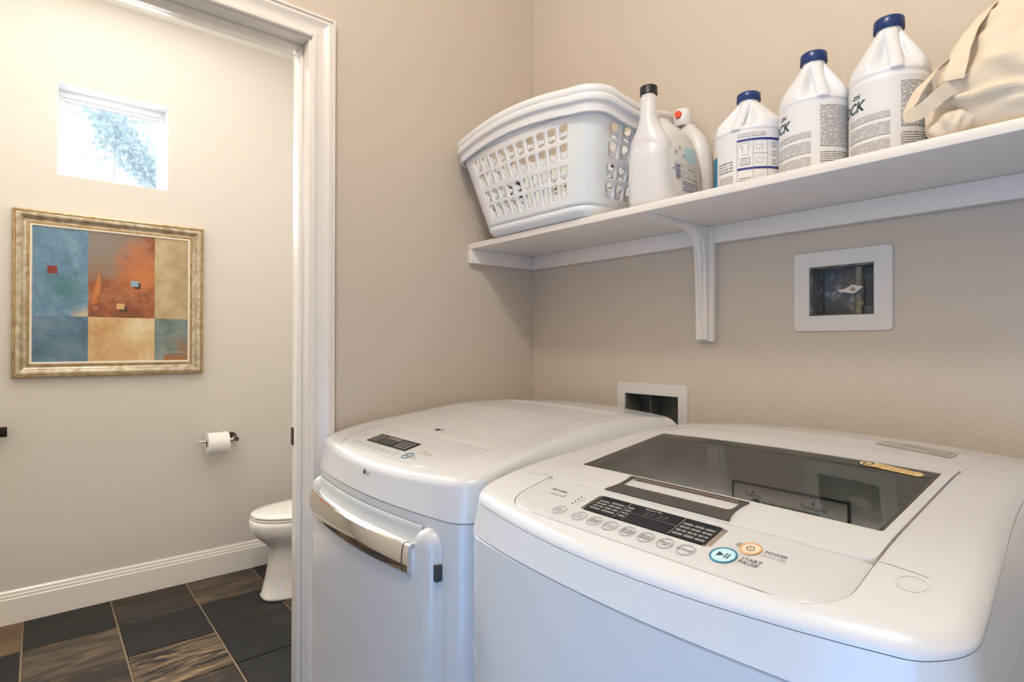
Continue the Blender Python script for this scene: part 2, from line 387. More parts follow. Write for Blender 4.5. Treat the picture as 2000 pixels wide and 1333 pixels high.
for i in range(-2, 12):
    for j in range(-6, 5):
        x0, x1 = OX + i * P + 0.004, OX + (i + 1) * P - 0.004
        y0, y1 = OY + j * P + 0.004, OY + (j + 1) * P - 0.004
        x0, x1 = max(x0, WX), min(x1, 2.0); y0, y1 = max(y0, -2.08), min(y1, 0.24)
        if x1 - x0 < 0.03 or y1 - y0 < 0.03: continue
        k = grid.get((i, j)) or rt.choice('kkddbbgr')
        me = tile_proto(k, KIND[k], x1 - x0, y1 - y0)
        o = bpy.data.objects.new('tile', me); COL.objects.link(o); o.parent = flo
        o.location = ((x0 + x1) / 2, (y0 + y1) / 2, rt.uniform(-0.0012, 0.0012))
# --- walls
DY0, DY1, DZ = -1.60, -0.785, 2.063     # door opening in the left wall
structure(boxes('wall_left', [(-0.115, 0, DY1 + 0.012, 0.24, 0, CZ), (-0.115, 0, -2.20, DY0 - 0.012, 0, CZ), (-0.115, 0, DY0 - 0.012, DY1 + 0.012, DZ + 0.012, CZ)], M_wall))
# back wall with two openings for the recessed boxes
GX0, GX1, GZ0, GZ1 = 0.924, 1.052, 1.335, 1.443
OX0, OX1, OZ0, OZ1 = 0.407, 0.587, 1.035, 1.130
structure(boxes('wall_back', [(0, OX0, 0, 0.12, 0, CZ), (OX0, OX1, 0, 0.12, 0, OZ0), (OX0, OX1, 0, 0.12, OZ1, CZ), (OX1, GX0, 0, 0.12, 0, CZ),
                              (GX0, GX1, 0, 0.12, 0, GZ0), (GX0, GX1, 0, 0.12, GZ1, CZ), (GX1, 2.12, 0, 0.12, 0, CZ)], M_wall))
structure(box('wall_right', 2.0, 2.12, -1.80, 0.0, 0, CZ, M_wall))
structure(boxes('wall_front', [(0, 1.10, -1.92, -1.80, 0, CZ), (1.90, 2.12, -1.92, -1.80, 0, CZ), (1.10, 1.90, -1.92, -1.80, 1.98, CZ)], M_wall))
wy0, wy1, wz0, wz1 = -1.2563, -0.8035, 2.0674, 2.5083
structure(boxes('wall_far', [(WX - 0.16, WX, -2.2, wy0, 0, CZ), (WX - 0.16, WX, wy1, 0.36, 0, CZ), (WX - 0.16, WX, wy0, wy1, 0, wz0), (WX - 0.16, WX, wy0, wy1, wz1, CZ)], M_wallb))
structure(box('wall_bathroom_rear', WX, -0.115, 0.24, 0.36, 0, CZ, M_wallb))
structure(box('wall_bathroom_front', WX, -0.115, -2.2, -2.08, 0, CZ, M_wallb))
structure(box('ceiling', WX - 0.16, 2.12, -1.92, 0.36, CZ, CZ + 0.08, M_ceil))
# unseen glazed door added behind the camera to hold the cool front light
gd = structure(boxes('unseen_door', [(1.10, 1.16, -1.90, -1.82, 0.0, 1.98), (1.84, 1.90, -1.90, -1.82, 0.0, 1.98), (1.16, 1.84, -1.90, -1.82, 1.92, 1.98), (1.16, 1.84, -1.90, -1.82, 0.0, 0.12)], M_trim, bev=0.004))
box('pane', 1.16, 1.84, -1.865, -1.86, 0.12, 1.92, M_glass, gd)  # pane of the added unseen door

# --- window
wn = structure(boxes('window_1', [(WX - 0.135, WX - 0.085, wy0, wy1, wz1 - 0.035, wz1), (WX - 0.135, WX - 0.085, wy0, wy1, wz0, wz0 + 0.022),
     (WX - 0.135, WX - 0.085, wy0, wy0 + 0.028, wz0 + 0.022, wz1 - 0.035), (WX - 0.135, WX - 0.085, wy1 - 0.028, wy1, wz0 + 0.022, wz1 - 0.035)], M_vinyl, bev=0.003))
boxes('window_bead', [(WX - 0.125, WX - 0.10, wy0 + 0.028, wy1 - 0.028, wz1 - 0.050, wz1 - 0.036), (WX - 0.125, WX - 0.10, wy0 + 0.028, wy0 + 0.036, wz0 + 0.022, wz1 - 0.05),
      (WX - 0.125, WX - 0.10, wy1 - 0.036, wy1 - 0.028, wz0 + 0.022, wz1 - 0.05)], M_vinyl, wn, bev=0.002)
box('pane', WX - 0.118, WX - 0.113, wy0 + 0.028, wy1 - 0.028, wz0 + 0.022, wz1 - 0.036, M_glass, wn)
boxes('window_reveal', [(WX - 0.084, WX - 0.0005, wy0, wy1, wz0 - 0.0, wz0 + 0.004), (WX - 0.084, WX - 0.0005, wy0, wy1, wz1 - 0.004, wz1),
      (WX - 0.084, WX - 0.0005, wy0, wy0 + 0.004, wz0 + 0.004, wz1 - 0.004), (WX - 0.084, WX - 0.0005, wy1 - 0.004, wy1, wz0 + 0.004, wz1 - 0.004)], M_vinyl, wn)

# --- baseboard profile extruded along Y on the far wall
def base_prof(x, sgn):   # (offset from wall, z)
    return [(x, 0), (x + sgn * 0.016, 0), (x + sgn * 0.016, 0.112), (x + sgn * 0.0125, 0.116), (x + sgn * 0.0125, 0.126), (x + sgn * 0.009, 0.131), (x + sgn * 0.0085, 0.141), (x + sgn * 0.004, 0.149), (x, 0.149)]
def extr_y(name, prof, y0, y1, m, parent=None):
    return rings(name, [[Vector((p[0], y, p[1])) for p in prof] for y in (y0, y1)], m, parent, 25, True, True)
def extr_x(name, prof, x0, x1, m, parent=None):
    return rings(name, [[Vector((x, p[0], p[1])) for p in prof] for x in (x0, x1)], m, parent, 25, True, True)
structure(extr_y('baseboard_far', base_prof(WX, 1), -2.08, 0.24, M_trim))
structure(extr_x('baseboard_bathroom_rear', base_prof(0.24, -1), WX, -0.115, M_trim))
structure(extr_y('baseboard_right', base_prof(2.0, -1), -1.80, 0.0, M_trim))
structure(extr_x('baseboard_back', base_prof(0.0, -1), 0.0, 2.0, M_trim))

# --- door jamb + stop, casing
jm = structure(boxes('door_1', [(-0.115, 0.0, DY1, DY1 + 0.012, 0, DZ + 0.012), (-0.115, 0.0, DY0 - 0.012, DY0, 0, DZ + 0.012), (-0.115, 0.0, DY0, DY1, DZ, DZ + 0.012)], M_trim, bev=0.001))
boxes('door_stop', [(-0.075, -0.040, DY1 - 0.010, DY1, 0, DZ), (-0.075, -0.040, DY0, DY0 + 0.010, 0, DZ), (-0.075, -0.040, DY0 + 0.010, DY1 - 0.010, DZ - 0.010, DZ)], M_trim, jm, bev=0.002)
box('strike_plate', -0.117, -0.088, DY1 - 0.0035, DY1, 0.994, 1.042, M_oil, jm, bev=0.0008, label='dark bronze strike plate')
def casing(name, xw, sgn):
    # profile: t = distance from the opening edge outward, h = height off the wall
    pr = [(0.0, 0.0), (0.0, 0.008), (0.003, 0.011), (0.010, 0.012), (0.013, 0.009), (0.022, 0.010), (0.034, 0.014), (0.042, 0.019), (0.047, 0.0195), (0.048, 0.017), (0.051, 0.017), (0.052, 0.0215), (0.057, 0.022), (0.059, 0.019), (0.059, 0.0)]
    yi, yo, zi = DY1 + 0.005, DY0 - 0.005, DZ + 0.005
    path = [lambda t: (yi + t, 0.0), lambda t: (yi + t, zi + t), lambda t: (yo - t, zi + t), lambda t: (yo - t, 0.0)]
    rl = [[Vector((xw + sgn * h, *f(t))) for t, h in pr] for f in path]
    return structure(rings(name, rl, M_trim, None, 25, True, True, closed=True))
casing('trim_1', 0.0, 1)
casing('trim_2', -0.115, -1)

# ================================================================ APPLIANCES
YB = -0.085    # back of appliances
class Machine:
    def __init__(s, cx, hw, dz, yfs, bulge, side_rise, base=0.957):
        s.base = base
        s.cx, s.hw, s.dz, s.yfs, s.bulge, s.rise = cx, hw, dz, yfs, bulge, side_rise
    def top(s, x, y):
        z = interp(y, [-0.83, -0.79, -0.76, -0.67, -0.61, -0.375, -0.30, -0.20, -0.085], [0.996, 1.016, 1.029, 1.050, 1.061, 1.089, 1.091, 1.089, 1.078])
        c = interp(y, [-0.77, -0.60, -0.375, -0.10], [0.0, 0.003, 0.009, 0.019])
        q = (x - s.cx) / s.hw
        return z + s.dz + max(0, c) * (1 - q * q)
    def yf(s, x, off=0):
        q = (x - s.cx) / s.hw
        return s.yfs - s.bulge * (1 - q * q) - off
    def seam(s, x, y):
        return s.base + s.dz + max(0.0, (y + 0.76)) * s.rise
    def outline(s, ix, iy, r=0.055, n=14):
        x0, x1 = s.cx - s.hw + ix, s.cx + s.hw - ix
        yb = YB - iy * 0.35; y0 = s.yfs + iy
        pts = rrect(x0, x1, y0, yb, (r, r, 0.02, 0.02), n, 8)
        out = []
        for x, y in pts:
            w = max(0.0, min(1.0, (y0 + 0.16 - y) / 0.16)); w = w * w * (3 - 2 * w)
            q = (x - s.cx) / s.hw
            out.append((x, y - s.bulge * max(0, 1 - q * q) * w))
        return out

def build_machine(mc, t, hole, band):
    # cabinet
    o0 = mc.outline(0.0012, 0.0012, r=0.048)
    rl = [[Vector((x, y, 0.03)) for x, y in o0]]
    rl.append([Vector((x, y, mc.seam(x, y) - 0.0035)) for x, y in o0])
    o1 = mc.outline(0.004, 0.004, r=0.046)
    rl.append([Vector((x, y, mc.seam(x, y) - 0.0005)) for x, y in o1])
    rings('cabinet', rl, M_enam, t, 35, cap0=True)
    # dark gap strip inside the seam
    o2 = mc.outline(0.0045, 0.0045, r=0.046)
    rings('seam_gap', [[Vector((x, y, mc.seam(x, y) - 0.004)) for x, y in o2], [Vector((x, y, mc.seam(x, y) + 0.003)) for x, y in o2]], M_gap, t)
    # shoulder rings
    K = 12
    def ring(tt):
        a = tt * PI / 2; sn = math.sin(a); ixb = 0.060 * (1 - math.cos(a))
        if tt < 0.66: iy = 0.009 * tt / 0.66; ixf = 0.006 * tt / 0.66; sf = 0.80 * tt / 0.66
        else:
            u = (tt - 0.66) / 0.34 * PI / 2; iy = 0.009 + 0.013 * (1 - math.cos(u)); ixf = 0.006 + 0.022 * (1 - math.cos(u)); sf = 0.80 + 0.20 * math.sin(u)
        ou = mc.outline(0, iy, r=0.048 - 0.006 * tt)
        res = []
        for x, y in ou:
            w = max(0.0, min(1.0, (-0.38 - y) / 0.36)); w = w * w * (3 - 2 * w)      # tight shoulder in front, rounder towards the rear
            ix = ixb + (ixf - ixb) * w
            q = min(1.0, abs(x - mc.cx) / mc.hw / 0.8)
            x = mc.cx + (x - mc.cx) * (1 - ix / mc.hw * q)
            wz = max(0.0, min(1.0, (-0.62 - y) / 0.14)); wz = wz * wz * (3 - 2 * wz)
            z0 = mc.seam(x, y) + 0.0008; z1 = mc.top(x, y)
            res.append(Vector((x, y, z0 + (z1 - z0) * (sn + (sf - sn) * wz))))
        return res
    N = len(mc.outline(0, 0))
    start = 0.0
    if band:
        tb = 0.64
        rl = []
        o_in = mc.outline(0.004, 0.004, r=0.046)
        rl.append([Vector((x, y, mc.seam(x, y) + 0.0008)) for x, y in o_in])
        for i in range(9): rl.append(ring(tb * i / 8 + 0.0))
        last = rl[-1]
        rl.append([Vector((mc.cx + (v.x - mc.cx) * 0.994, v.y + (0.002 if v.y < -0.4 else -0.002), v.z - 0.0005)) for v in last])
        rings('front_band', rl, M_enam, t, 35)
        start = tb + 0.010
    rl = []
    base = ring(start)
    if not band: rl.append([Vector((mc.cx + (v.x - mc.cx) * 0.992, v.y + (0.0025 if v.y < -0.4 else -0.0025), v.z)) for v in base])
    else: rl.append([Vector((mc.cx + (v.x - mc.cx) * 0.996, v.y + (0.0014 if v.y < -0.4 else -0.0014), v.z - 0.0004)) for v in base])
    for i in range(K + 5): rl.append(ring(start + (1 - start) * i / (K + 4)))
    outer = [(v.x, v.y) for v in ring(1.0)]
    for f in (0.25, 0.5, 0.75, 0.995, 1.0):
        rr = []
        for (xo, yo), (xi, yi) in zip(outer, hole):
            x = xo + (xi - xo) * f; y = yo + (yi - yo) * f
            rr.append(Vector((x, y, mc.top(x, y) - (0.0006 if f == 1.0 else 0))))
        rl.append(rr)
    rl.append([v + Vector((0, 0, -0.014)) for v in rl[-1]])
    cov = rings('top_cover', rl, M_enam2, t, 50)
    # feet
    for fx in (mc.cx - mc.hw + 0.05, mc.cx + mc.hw - 0.05):
        for fy in (mc.yfs + 0.03, YB - 0.05):
            bm = bmesh.new(); cyl(bm, (fx, fy, 0.0015), (fx, fy, 0.0295), 0.022, 0.016, 16); bm_obj('foot', bm, M_gap, t, 30)
    return cov

def mapper(mc, x0, y0, lift=0.0008):
    return lambda u, v: Vector((x0 + u, y0 + v, mc.top(x0 + u, y0 + v) + lift))

# ---------------------------------------------------------------- WASHER
wc = Machine(1.025, 0.340, 0.0, -0.772, 0.034, 0.115, 0.962)
ws = thing('washing_machine', 'white top-loading washing machine with tinted glass lid, nearest the camera', 'washing machine', (1.025, -0.43, 0.0))
HX0, HX1, HY0, HY1 = 0.785, 1.2655, -0.769, -0.100
hole = rrect(HX0, HX1, HY0, HY1, (0.045, 0.045, 0.004, 0.004), 14, 8)
build_machine(wc, ws, hole, True)
g = 0.0011
# rear deck
plate('rear_deck', rrect(HX0 + g, HX1 - g, -0.332, HY1 - g, 0.004, 14, 3), wc.top, 0.0, 0.02, M_enam2, ws, 24)
# control panel
cp = plate('control_panel', rrect(HX0 + g, HX1 - g, HY0 + g, -0.6730, (0.044, 0.044, 0.004, 0.004), 14, 8), wc.top, 0.0, 0.015, M_panel, ws, 12)
mp0 = mapper(wc, 0, 0)
dfn = lambda x, y: wc.top(x, y)
plate('display_bezel', rrect(0.910, 1.114, -0.7285, -0.6855, 0.003, 10, 3), dfn, 0.0008, 0.002, M_silver, cp)
plate('display', rrect(0.9165, 1.1075, -0.7285, -0.6855, 0.002, 10, 3), dfn, 0.0016, 0.002, M_black, cp)
mpd = mapper(wc, 0, 0, 0.0018)
patch('printed_column', mpd, 0.922, 0.941, -0.722, -0.694, MP_blk1, cp)
patch('printed_column', mpd, 0.944, 0.966, -0.722, -0.692, MP_blk1, cp)
patch('printed_column', mpd, 1.060, 1.074, -0.724, -0.692, MP_blk1, cp)
patch('printed_column', mpd, 1.076, 1.089, -0.724, -0.692, MP_blk1, cp)
patch('printed_column', mpd, 1.091, 1.104, -0.724, -0.692, MP_blk1, cp)
patch('divider_line', mpd, 0.9695, 0.9705, -0.728, -0.686, M_inkg, cp, 1, 3)
patch('divider_line', mpd, 1.0565, 1.0575, -0.728, -0.686, M_inkg, cp, 1, 3)
patch('divider_line', mpd, 0.985, 0.9856, -0.728, -0.708, M_inkg, cp, 1, 3)
patch('divider_line', mpd, 0.985, 1.0565, -0.7082, -0.7077, M_inkg, cp, 8, 1)
text_on('88:88', 0.015, lambda u, v: mpd(1.020 + u, -0.7005 + v), M_dim, cp, spacing=1.1)
text_on('Estimated Time', 0.0042, lambda u, v: mpd(1.010 + u, -0.6905 + v), M_inkw, cp)
patch('printed_column', mpd, 0.973, 0.983, -0.722, -0.692, MP_blk1, cp)
names = ['SPIN\nSPEED', 'SOIL\nLEVEL', 'WASH\nTEMP', 'COLD\nWASH', 'EXTRA\nRINSE', 'DELAY\nWASH', 'SPECIAL\nUSE', 'CYCLES']
bx = [0.887, 0.926, 0.954, 0.981, 1.010, 1.038, 1.066, 1.094]
for i, (x, s) in enumerate(zip(bx, names)):
    y = -0.7465
    b = ringpatch('button', mp0, x, y, 0.0105, 0.0097, M_ringp, cp)
    text_on(s, 0.0056 if i != 6 else 0.005, lambda u, v, x=x, y=y: mp0(x + u, y + v), M_ink if i >= 2 and i != 3 else M_inkg, cp)
b = ringpatch('start_button', mp0, 1.135, -0.735, 0.0150, 0.0132, M_teal, cp, 36)
plate('start_button', [(1.135 + 0.0132 * math.cos(2 * PI * k / 30), -0.735 + 0.0132 * math.sin(2 * PI * k / 30)) for k in range(30)], dfn, 0.0010, 0.001, M_tealp, cp, 2)
mq = mapper(wc, 1.135, -0.735, 0.0014)
pyd('lettering', [mq(-0.0068, 0.0046), mq(-0.0068, -0.0046), mq(0.0008, 0)], [(0, 1, 2)], M_ink, cp)
patch('lettering', mq, 0.0022, 0.0036, -0.0046, 0.0046, M_ink, cp, 1, 1)
patch('lettering', mq, 0.0054, 0.0068, -0.0046, 0.0046, M_ink, cp, 1, 1)
ringpatch('power_button', mp0, 1.1535, -0.7095, 0.0120, 0.0100, M_oran, cp, 32)
plate('power_button', [(1.1535 + 0.0100 * math.cos(2 * PI * k / 30), -0.7095 + 0.0100 * math.sin(2 * PI * k / 30)) for k in range(30)], dfn, 0.0010, 0.001, M_oranp, cp, 2)
mq = mapper(wc, 1.1535, -0.7095, 0.0012)
ringpatch('lettering', mq, 0, 0, 0.0046, 0.0037, M_ink, cp, 20, 0.0002)
patch('lettering', mq, -0.0004, 0.0004, -0.0024, 0.0024, M_ink, cp, 1, 1)
text_on('POWER', 0.0070, lambda u, v: mp0(1.1690 + u, -0.7070 + v), M_ink, cp, align='LEFT')
text_on('AUTO OFF', 0.0052, lambda u, v: mp0(1.1690 + u, -0.7140 + v), M_inkg, cp, align='LEFT')
text_on('START\nPAUSE', 0.0078, lambda u, v: mp0(1.1535 + u, -0.7330 + v), M_ink, cp, align='LEFT')
ringpatch('lettering', mp0, 1.1395, -0.7075, 0.0038, 0.0030, M_inkg, cp, 16, 0.0002)
ringpatch('lettering', mp0, 1.1395, -0.7075, 0.0019, 0.0012, M_inkg, cp, 12, 0.0002)
text_on('Smart Rinse', 0.0065, lambda u, v: mp0(0.842 + u, -0.7005 + v), M_ink, cp, bold=0.0001)
patch('printed_column', mp0, 0.832, 0.862, -0.7135, -0.7055, MP_panel, cp)
for k in range(4):
    xx, yy = 0.8885 + 0.0004 * k, -0.7020 - 0.0068 * k
    plate('indicator_light', [(xx + 0.0012 * math.cos(2 * PI * q / 10), yy + 0.0012 * math.sin(2 * PI * q / 10)) for q in range(10)], dfn, 0.0007, 0.001, M_ink, cp, 1)
    text_on(['Hot', 'Warm', 'Cold', 'Tap'][k], 0.0040, lambda u, v, xx=xx, yy=yy: mp0(xx + 0.004 + u, yy + v), M_inkg, cp, align='LEFT')
# lid frame with glass
LX0, LX1, LY0, LY1 = HX0 + 0.0025, HX1 - 0.0016, -0.6715, -0.3345
GLX0, GLX1, GLY0, GLY1 = 0.799, 1.2515, -0.6045, -0.3700
lo = rrect(LX0, LX1, LY0, LY1, (0.012, 0.012, 0.004, 0.004), 14, 6)
gh = rrect(GLX0, GLX1, GLY0, GLY1, (0.004, 0.004, 0.004, 0.004), 14, 6)
ltop = lambda x, y: wc.top(x, y) + 0.0016
lid = plate('lid', lo, ltop, 0, 0.012, M_enam2, ws, 5, hole=gh)
plate('lid_glass', rrect(GLX0 + 0.0005, GLX1 - 0.0005, GLY0 + 0.0005, GLY1 - 0.0005, 0.004, 14, 6), ltop, -0.0008, 0.0001, M_lidglass, lid, 3)
# black printed border of the glass
plate('glass_border', rrect(GLX0 + 0.001, GLX1 - 0.001, GLY0 + 0.001, GLY1 - 0.001, 0.003, 14, 6), ltop, -0.0014, 0.0006, M_border, lid, 2,
      hole=rrect(GLX0 + 0.004, GLX1 - 0.006, GLY0 + 0.004, GLY1 - 0.024, 0.003, 14, 6), label='dark grey printed border of the lid glass')
# handle on the lid
hs = [(0.906, -0.6700), (0.955, -0.6700), (1.005, -0.6700), (1.055, -0.6700), (1.106, -0.6700), (1.1015, -0.657), (1.099, -0.642), (1.0995, -0.627), (1.1020, -0.6125),
      (1.055, -0.6120), (1.005, -0.6120), (0.955, -0.6120), (0.9100, -0.6125), (0.9128, -0.627), (0.9132, -0.642), (0.9105, -0.657)]
hin = [(0.922, -0.6450), (0.960, -0.6450), (1.005, -0.6450), (1.050, -0.6450), (1.089, -0.6450), (1.0925, -0.642), (1.094, -0.6355), (1.094, -0.627), (1.0945, -0.6165),
       (1.050, -0.6165), (1.005, -0.6165), (0.960, -0.6165), (0.9175, -0.6165), (0.918, -0.627), (0.918, -0.6355), (0.9195, -0.642)]
hd = plate('lid_handle', hs, ltop, 0.0022, 0.004, M_gun, lid, 3, hole=hin, label='dark brushed metal lid handle plate')
plate('handle_recess', hin, ltop, 0.0004, 0.001, M_panel, lid, 3, label='white recess inside the dark lid handle')
patch('handle_lip', lambda u, v: Vector((u, v, ltop(u, v) + 0.0026)), 0.922, 1.092, -0.6225, -0.6170, M_bronze, lid, 10, 1)
# sticker on the glass
cap = [(1.166 + 0.0 + 0.0115 * math.cos(a), -0.3855 + 0.0085 * math.sin(a)) for a in [PI / 2 + PI * k / 10 for k in range(11)]] + \
      [(1.228 + 0.0085 * math.cos(a), -0.3965 + 0.0068 * math.sin(a)) for a in [-PI / 2 + PI * k / 10 for k in range(11)]]
plate('gold_sticker', cap, ltop, 0.0012, 0.0012, M_gold, lid, 3, label='gold capsule-shaped sticker at the rear edge of the lid glass')
patch('printed_column', lambda u, v: Vector((u, v - (u - 1.166) * 0.16, ltop(u, v - (u - 1.166) * 0.16) + 0.0015)), 1.180, 1.226, -0.390, -0.3815, MP_gold, lid)
ringpatch('lettering', lambda u, v: Vector((u, v, ltop(u, v) + 0.0014)), 1.166, -0.3862, 0.0072, 0.0050, M_ink, lid, 20, 0.0002)
# tub cavity under the lid glass
CB = [(HX0 + 0.003, HX1 - 0.003), (-0.664, -0.337)]
M_cav = M_steel
rim0 = rrect(HX0 + 0.004, HX1 - 0.004, -0.664, -0.340, 0.02, 14, 6)
rim1 = [(1.025 + 0.215 * math.cos(a), -0.50 + 0.150 * math.sin(a)) for a in [PI * 1.25 + 2 * PI * (k + 0.5) / len(rim0) for k in range(len(rim0))]]
rl = [[Vector((x, y, wc.top(x, y) - 0.013)) for x, y in rim0], [Vector((x, y, 0.955)) for x, y in rim0],
      [Vector((x, y, 0.925)) for x, y in rim1], [Vector((x, y, 0.55)) for x, y in rim1]]
rings('tub_collar', rl, M_steel, ws, 50, cap1=True, label='grey tub collar seen through the glass')
# dispenser face on the rear wall of the cavity
disp = box('dispenser_drawer', 0.934, 1.124, -0.347, -0.3425, 0.955, 1.021, M_grey, ws, bev=0.001, label='grey detergent dispenser face under the glass')
boxes('drawer_gap', [(0.9315, 0.934, -0.3478, -0.3420, 0.955, 1.0235), (1.124, 1.1265, -0.3478, -0.3420, 0.955, 1.0235), (0.934, 1.124, -0.3478, -0.3420, 1.021, 1.0235)], M_gap, disp)
mf = lambda x0, z0: (lambda u, v: Vector((x0 + u, -0.3485, z0 + v)))
text_on('Softener', 0.0085, mf(0.972, 1.004), M_ink, disp)
text_on('Detergent', 0.0095, mf(1.073, 1.003), M_ink, disp)
for xx in (0.972, 1.073):
    pyd('lettering', [(xx - 0.0028, -0.3485, 1.009), (xx + 0.0028, -0.3485, 1.009), (xx, -0.3485, 1.0135)], [(0, 1, 2)], M_ink, disp)
bm = bmesh.new(); cyl(bm, (0.976, -0.3478, 0.990), (0.976, -0.3484, 0.990), 0.0095, n=24); bm_obj('badge', bm, M_ink, disp)
text_on('he', 0.013, lambda u, v: Vector((0.976 + u, -0.3489, 0.991 + v)), M_inkw, disp, bold=0.0003)
patch('printed_column', lambda u, v: Vector((u, -0.3484, v)), 0.988, 1.084, 0.982, 0.9985, MP_disp, disp)
# rear deck sticker, rail seams and the round mark
rdf = mapper(wc, 0, 0, 0.0007)
rd = bpy.data.objects['rear_deck']
def skew(u, v): return rdf(1.124 + u * 0.110, -0.2260 - 0.0275 * u + v * (0.057))
patch('warning_sticker', lambda u, v: skew(u, v), 0, 1, 0, 1, M_sticker, rd, 16, 8, label='grey warning sticker on the rear deck')
patch('printed_column', lambda u, v: skew(u, v) + Vector((0, 0, 0.0005)), 0.30, 0.62, 0.50, 0.94, MP_stk, rd)
patch('printed_column', lambda u, v: skew(u, v) + Vector((0, 0, 0.0005)), 0.66, 0.93, 0.25, 0.94, MP_stk, rd)
text_on('⚠ Important', 0.0075, lambda u, v: rdf(1.162 + u, -0.2470 - 0.25 * u + v), M_inkg, rd)
text_on('LG', 0.008, lambda u, v: rdf(0.935 + u, -0.232 + v), M_inkg, rd)
cvr = [o for o in ws.children if o.name.startswith('top_cover')][0]
def groove(name, pts, mc, parent, w=0.0010, m=M_seam, lift=0.0004):
    """thin inlaid joint line following the cover"""
    L = []; Rr = []
    for i, (x, y) in enumerate(pts):
        a = pts[max(0, i - 1)]; b = pts[min(len(pts) - 1, i + 1)]
        d = Vector((b[0] - a[0], b[1] - a[1])).normalized(); nx, ny = -d.y * w / 2, d.x * w / 2
        L.append(Vector((x + nx, y + ny, mc.top(x + nx, y + ny) + lift))); Rr.append(Vector((x - nx, y - ny, mc.top(x - nx, y - ny) + lift)))
    return rings(name, [L, Rr], m, parent, True, closed=False)
groove('joint_line', [(1.2665 + 0.044 * t, -0.667 - 0.006 * t * t) for t in [k / 10 for k in range(11)]], wc, cvr, 0.0008, M_ringp)
groove('joint_line', [(0.784 - 0.044 * t, -0.667 - 0.006 * t * t) for t in [k / 10 for k in range(11)]], wc, cvr, 0.0008, M_ringp)
groove('round_mark', [(1.301 + 0.0125 * math.cos(a), -0.690 + 0.0125 * math.sin(a)) for a in [2 * PI * k / 24 for k in range(25)]], wc, cvr, 0.0007, M_panel)
for x0, x1 in ((HX1, 1.307), (0.743, HX0)):
    groove('joint_line', [(x0 + (x1 - x0) * t, -0.305 + 0.0 * t) for t in [k / 10 for k in range(11)]], wc, cvr, 0.0016, M_panel, 0.0006)

# ---------------------------------------------------------------- DRYER
dc = Machine(0.343, 0.335, 0.002, -0.764, 0.036, 0.03)
dr = thing('clothes_dryer', 'white front-loading clothes dryer with chrome door handle band, beside the doorway', 'dryer', (0.343, -0.43, 0.0))
DX0, DX1, DY_0 = 0.100, 0.574, -0.757
dhole = rrect(DX0, DX1, DY_0, -0.100, (0.075, 0.075, 0.004, 0.004), 14, 8)
build_machine(dc, dr, dhole, False)
dcp = plate('control_panel', rrect(DX0 + 0.0006, DX1 - 0.0006, DY_0 + 0.0006, -0.6355, (0.074, 0.074, 0.003, 0.003), 14, 8), dc.top, 0.0, 0.015, M_panel, dr)
def dtop(x, y):
    z = dc.top(x, y)
    q = max(0.0, 1 - abs(x - dc.cx - 0.0) / 0.19); q = min(1, q * 6)
    w = min(1, max(0, (-0.17 + 0 - y) / 0.02)) * min(1, max(0, (y + 0.60) / 0.05)) * q
    if -0.62 < y < -0.33: z += 0.0004 * w * (0.5 + 0.5 * math.cos((y + 0.62) / 0.0175 * 2 * PI))
    h = math.exp(-((y + 0.245 - 0.10 * ((x - dc.cx) / 0.24) ** 2 * 0.2) / 0.020) ** 2)
    return z + 0.004 * h * min(1, max(0, (0.235 - abs(x - dc.cx)) / 0.04))
def grid_plate(name, x0, x1, y0, y1, fn, th, m, parent, nx, ny):
    vs = []; fs = []
    for j in range(ny + 1):
        for i in range(nx + 1):
            x = x0 + (x1 - x0) * i / nx; y = y0 + (y1 - y0) * j / ny; vs.append((x, y, fn(x, y)))
    for j in range(ny):
        for i in range(nx):
            p = j * (nx + 1) + i; fs.append((p, p + 1, p + nx + 2, p + nx + 1))
    bd = [i for i in range(nx + 1)] + [j * (nx + 1) + nx for j in range(1, ny + 1)] + [ny * (nx + 1) + i for i in range(nx - 1, -1, -1)] + [j * (nx + 1) for j in range(ny - 1, 0, -1)]
    b0 = len(vs)
    for p in bd: vs.append((vs[p][0], vs[p][1], vs[p][2] - th))
    for k in range(len(bd)):
        k2 = (k + 1) % len(bd); fs.append((bd[k2], bd[k], b0 + k, b0 + k2))
    return pyd(name, vs, fs, m, parent, 50)
deck = grid_plate('top_deck', DX0 + 0.0006, DX1 - 0.0006, -0.6345, -0.1005, dtop, 0.012, M_enam2, dr, 48, 230)
dm = mapper(dc, 0, 0, 0.0018)
dmf = mapper(dc, 0, 0, 0.0007)
plate('display', rrect(0.206, 0.391, -0.7205, -0.6790, 0.002, 10, 3), dc.top, 0.0012, 0.002, M_black, dcp)
patch('printed_column', dm, 0.211, 0.228, -0.714, -0.686, MP_blk1, dcp)
patch('printed_column', dm, 0.231, 0.250, -0.714, -0.684, MP_blk1, dcp)
patch('printed_column', dm, 0.258, 0.322, -0.694, -0.683, MP_blk, dcp)
for k in range(3): patch('printed_column', dm, 0.334 + 0.018 * k, 0.349 + 0.018 * k, -0.716, -0.684, MP_blk1, dcp)
patch('display_window', dm, 0.258, 0.322, -0.717, -0.699, M_gap, dcp)
for k in range(8):
    x = 0.182 + 0.0285 * k; y = -0.7395 + 0.0002 * (k - 4) ** 2
    ringpatch('button', dmf, x, y, 0.0088, 0.0082, M_panel, dcp)
    text_on(['TIME\nDRY', 'DRY\nLEVEL', 'TEMP', 'MORE\nTIME', 'LESS\nTIME', 'WRINKLE\nCARE', 'DAMP\nDRY', 'CYCLES'][k], 0.0045, lambda u, v, x=x, y=y: dmf(x + u, y + v), M_inkg, dcp)
ringpatch('start_button', dmf, 0.4245, -0.7320, 0.0135, 0.0115, M_teal, dcp, 32)
mq = mapper(dc, 0.4245, -0.7320, 0.0009)
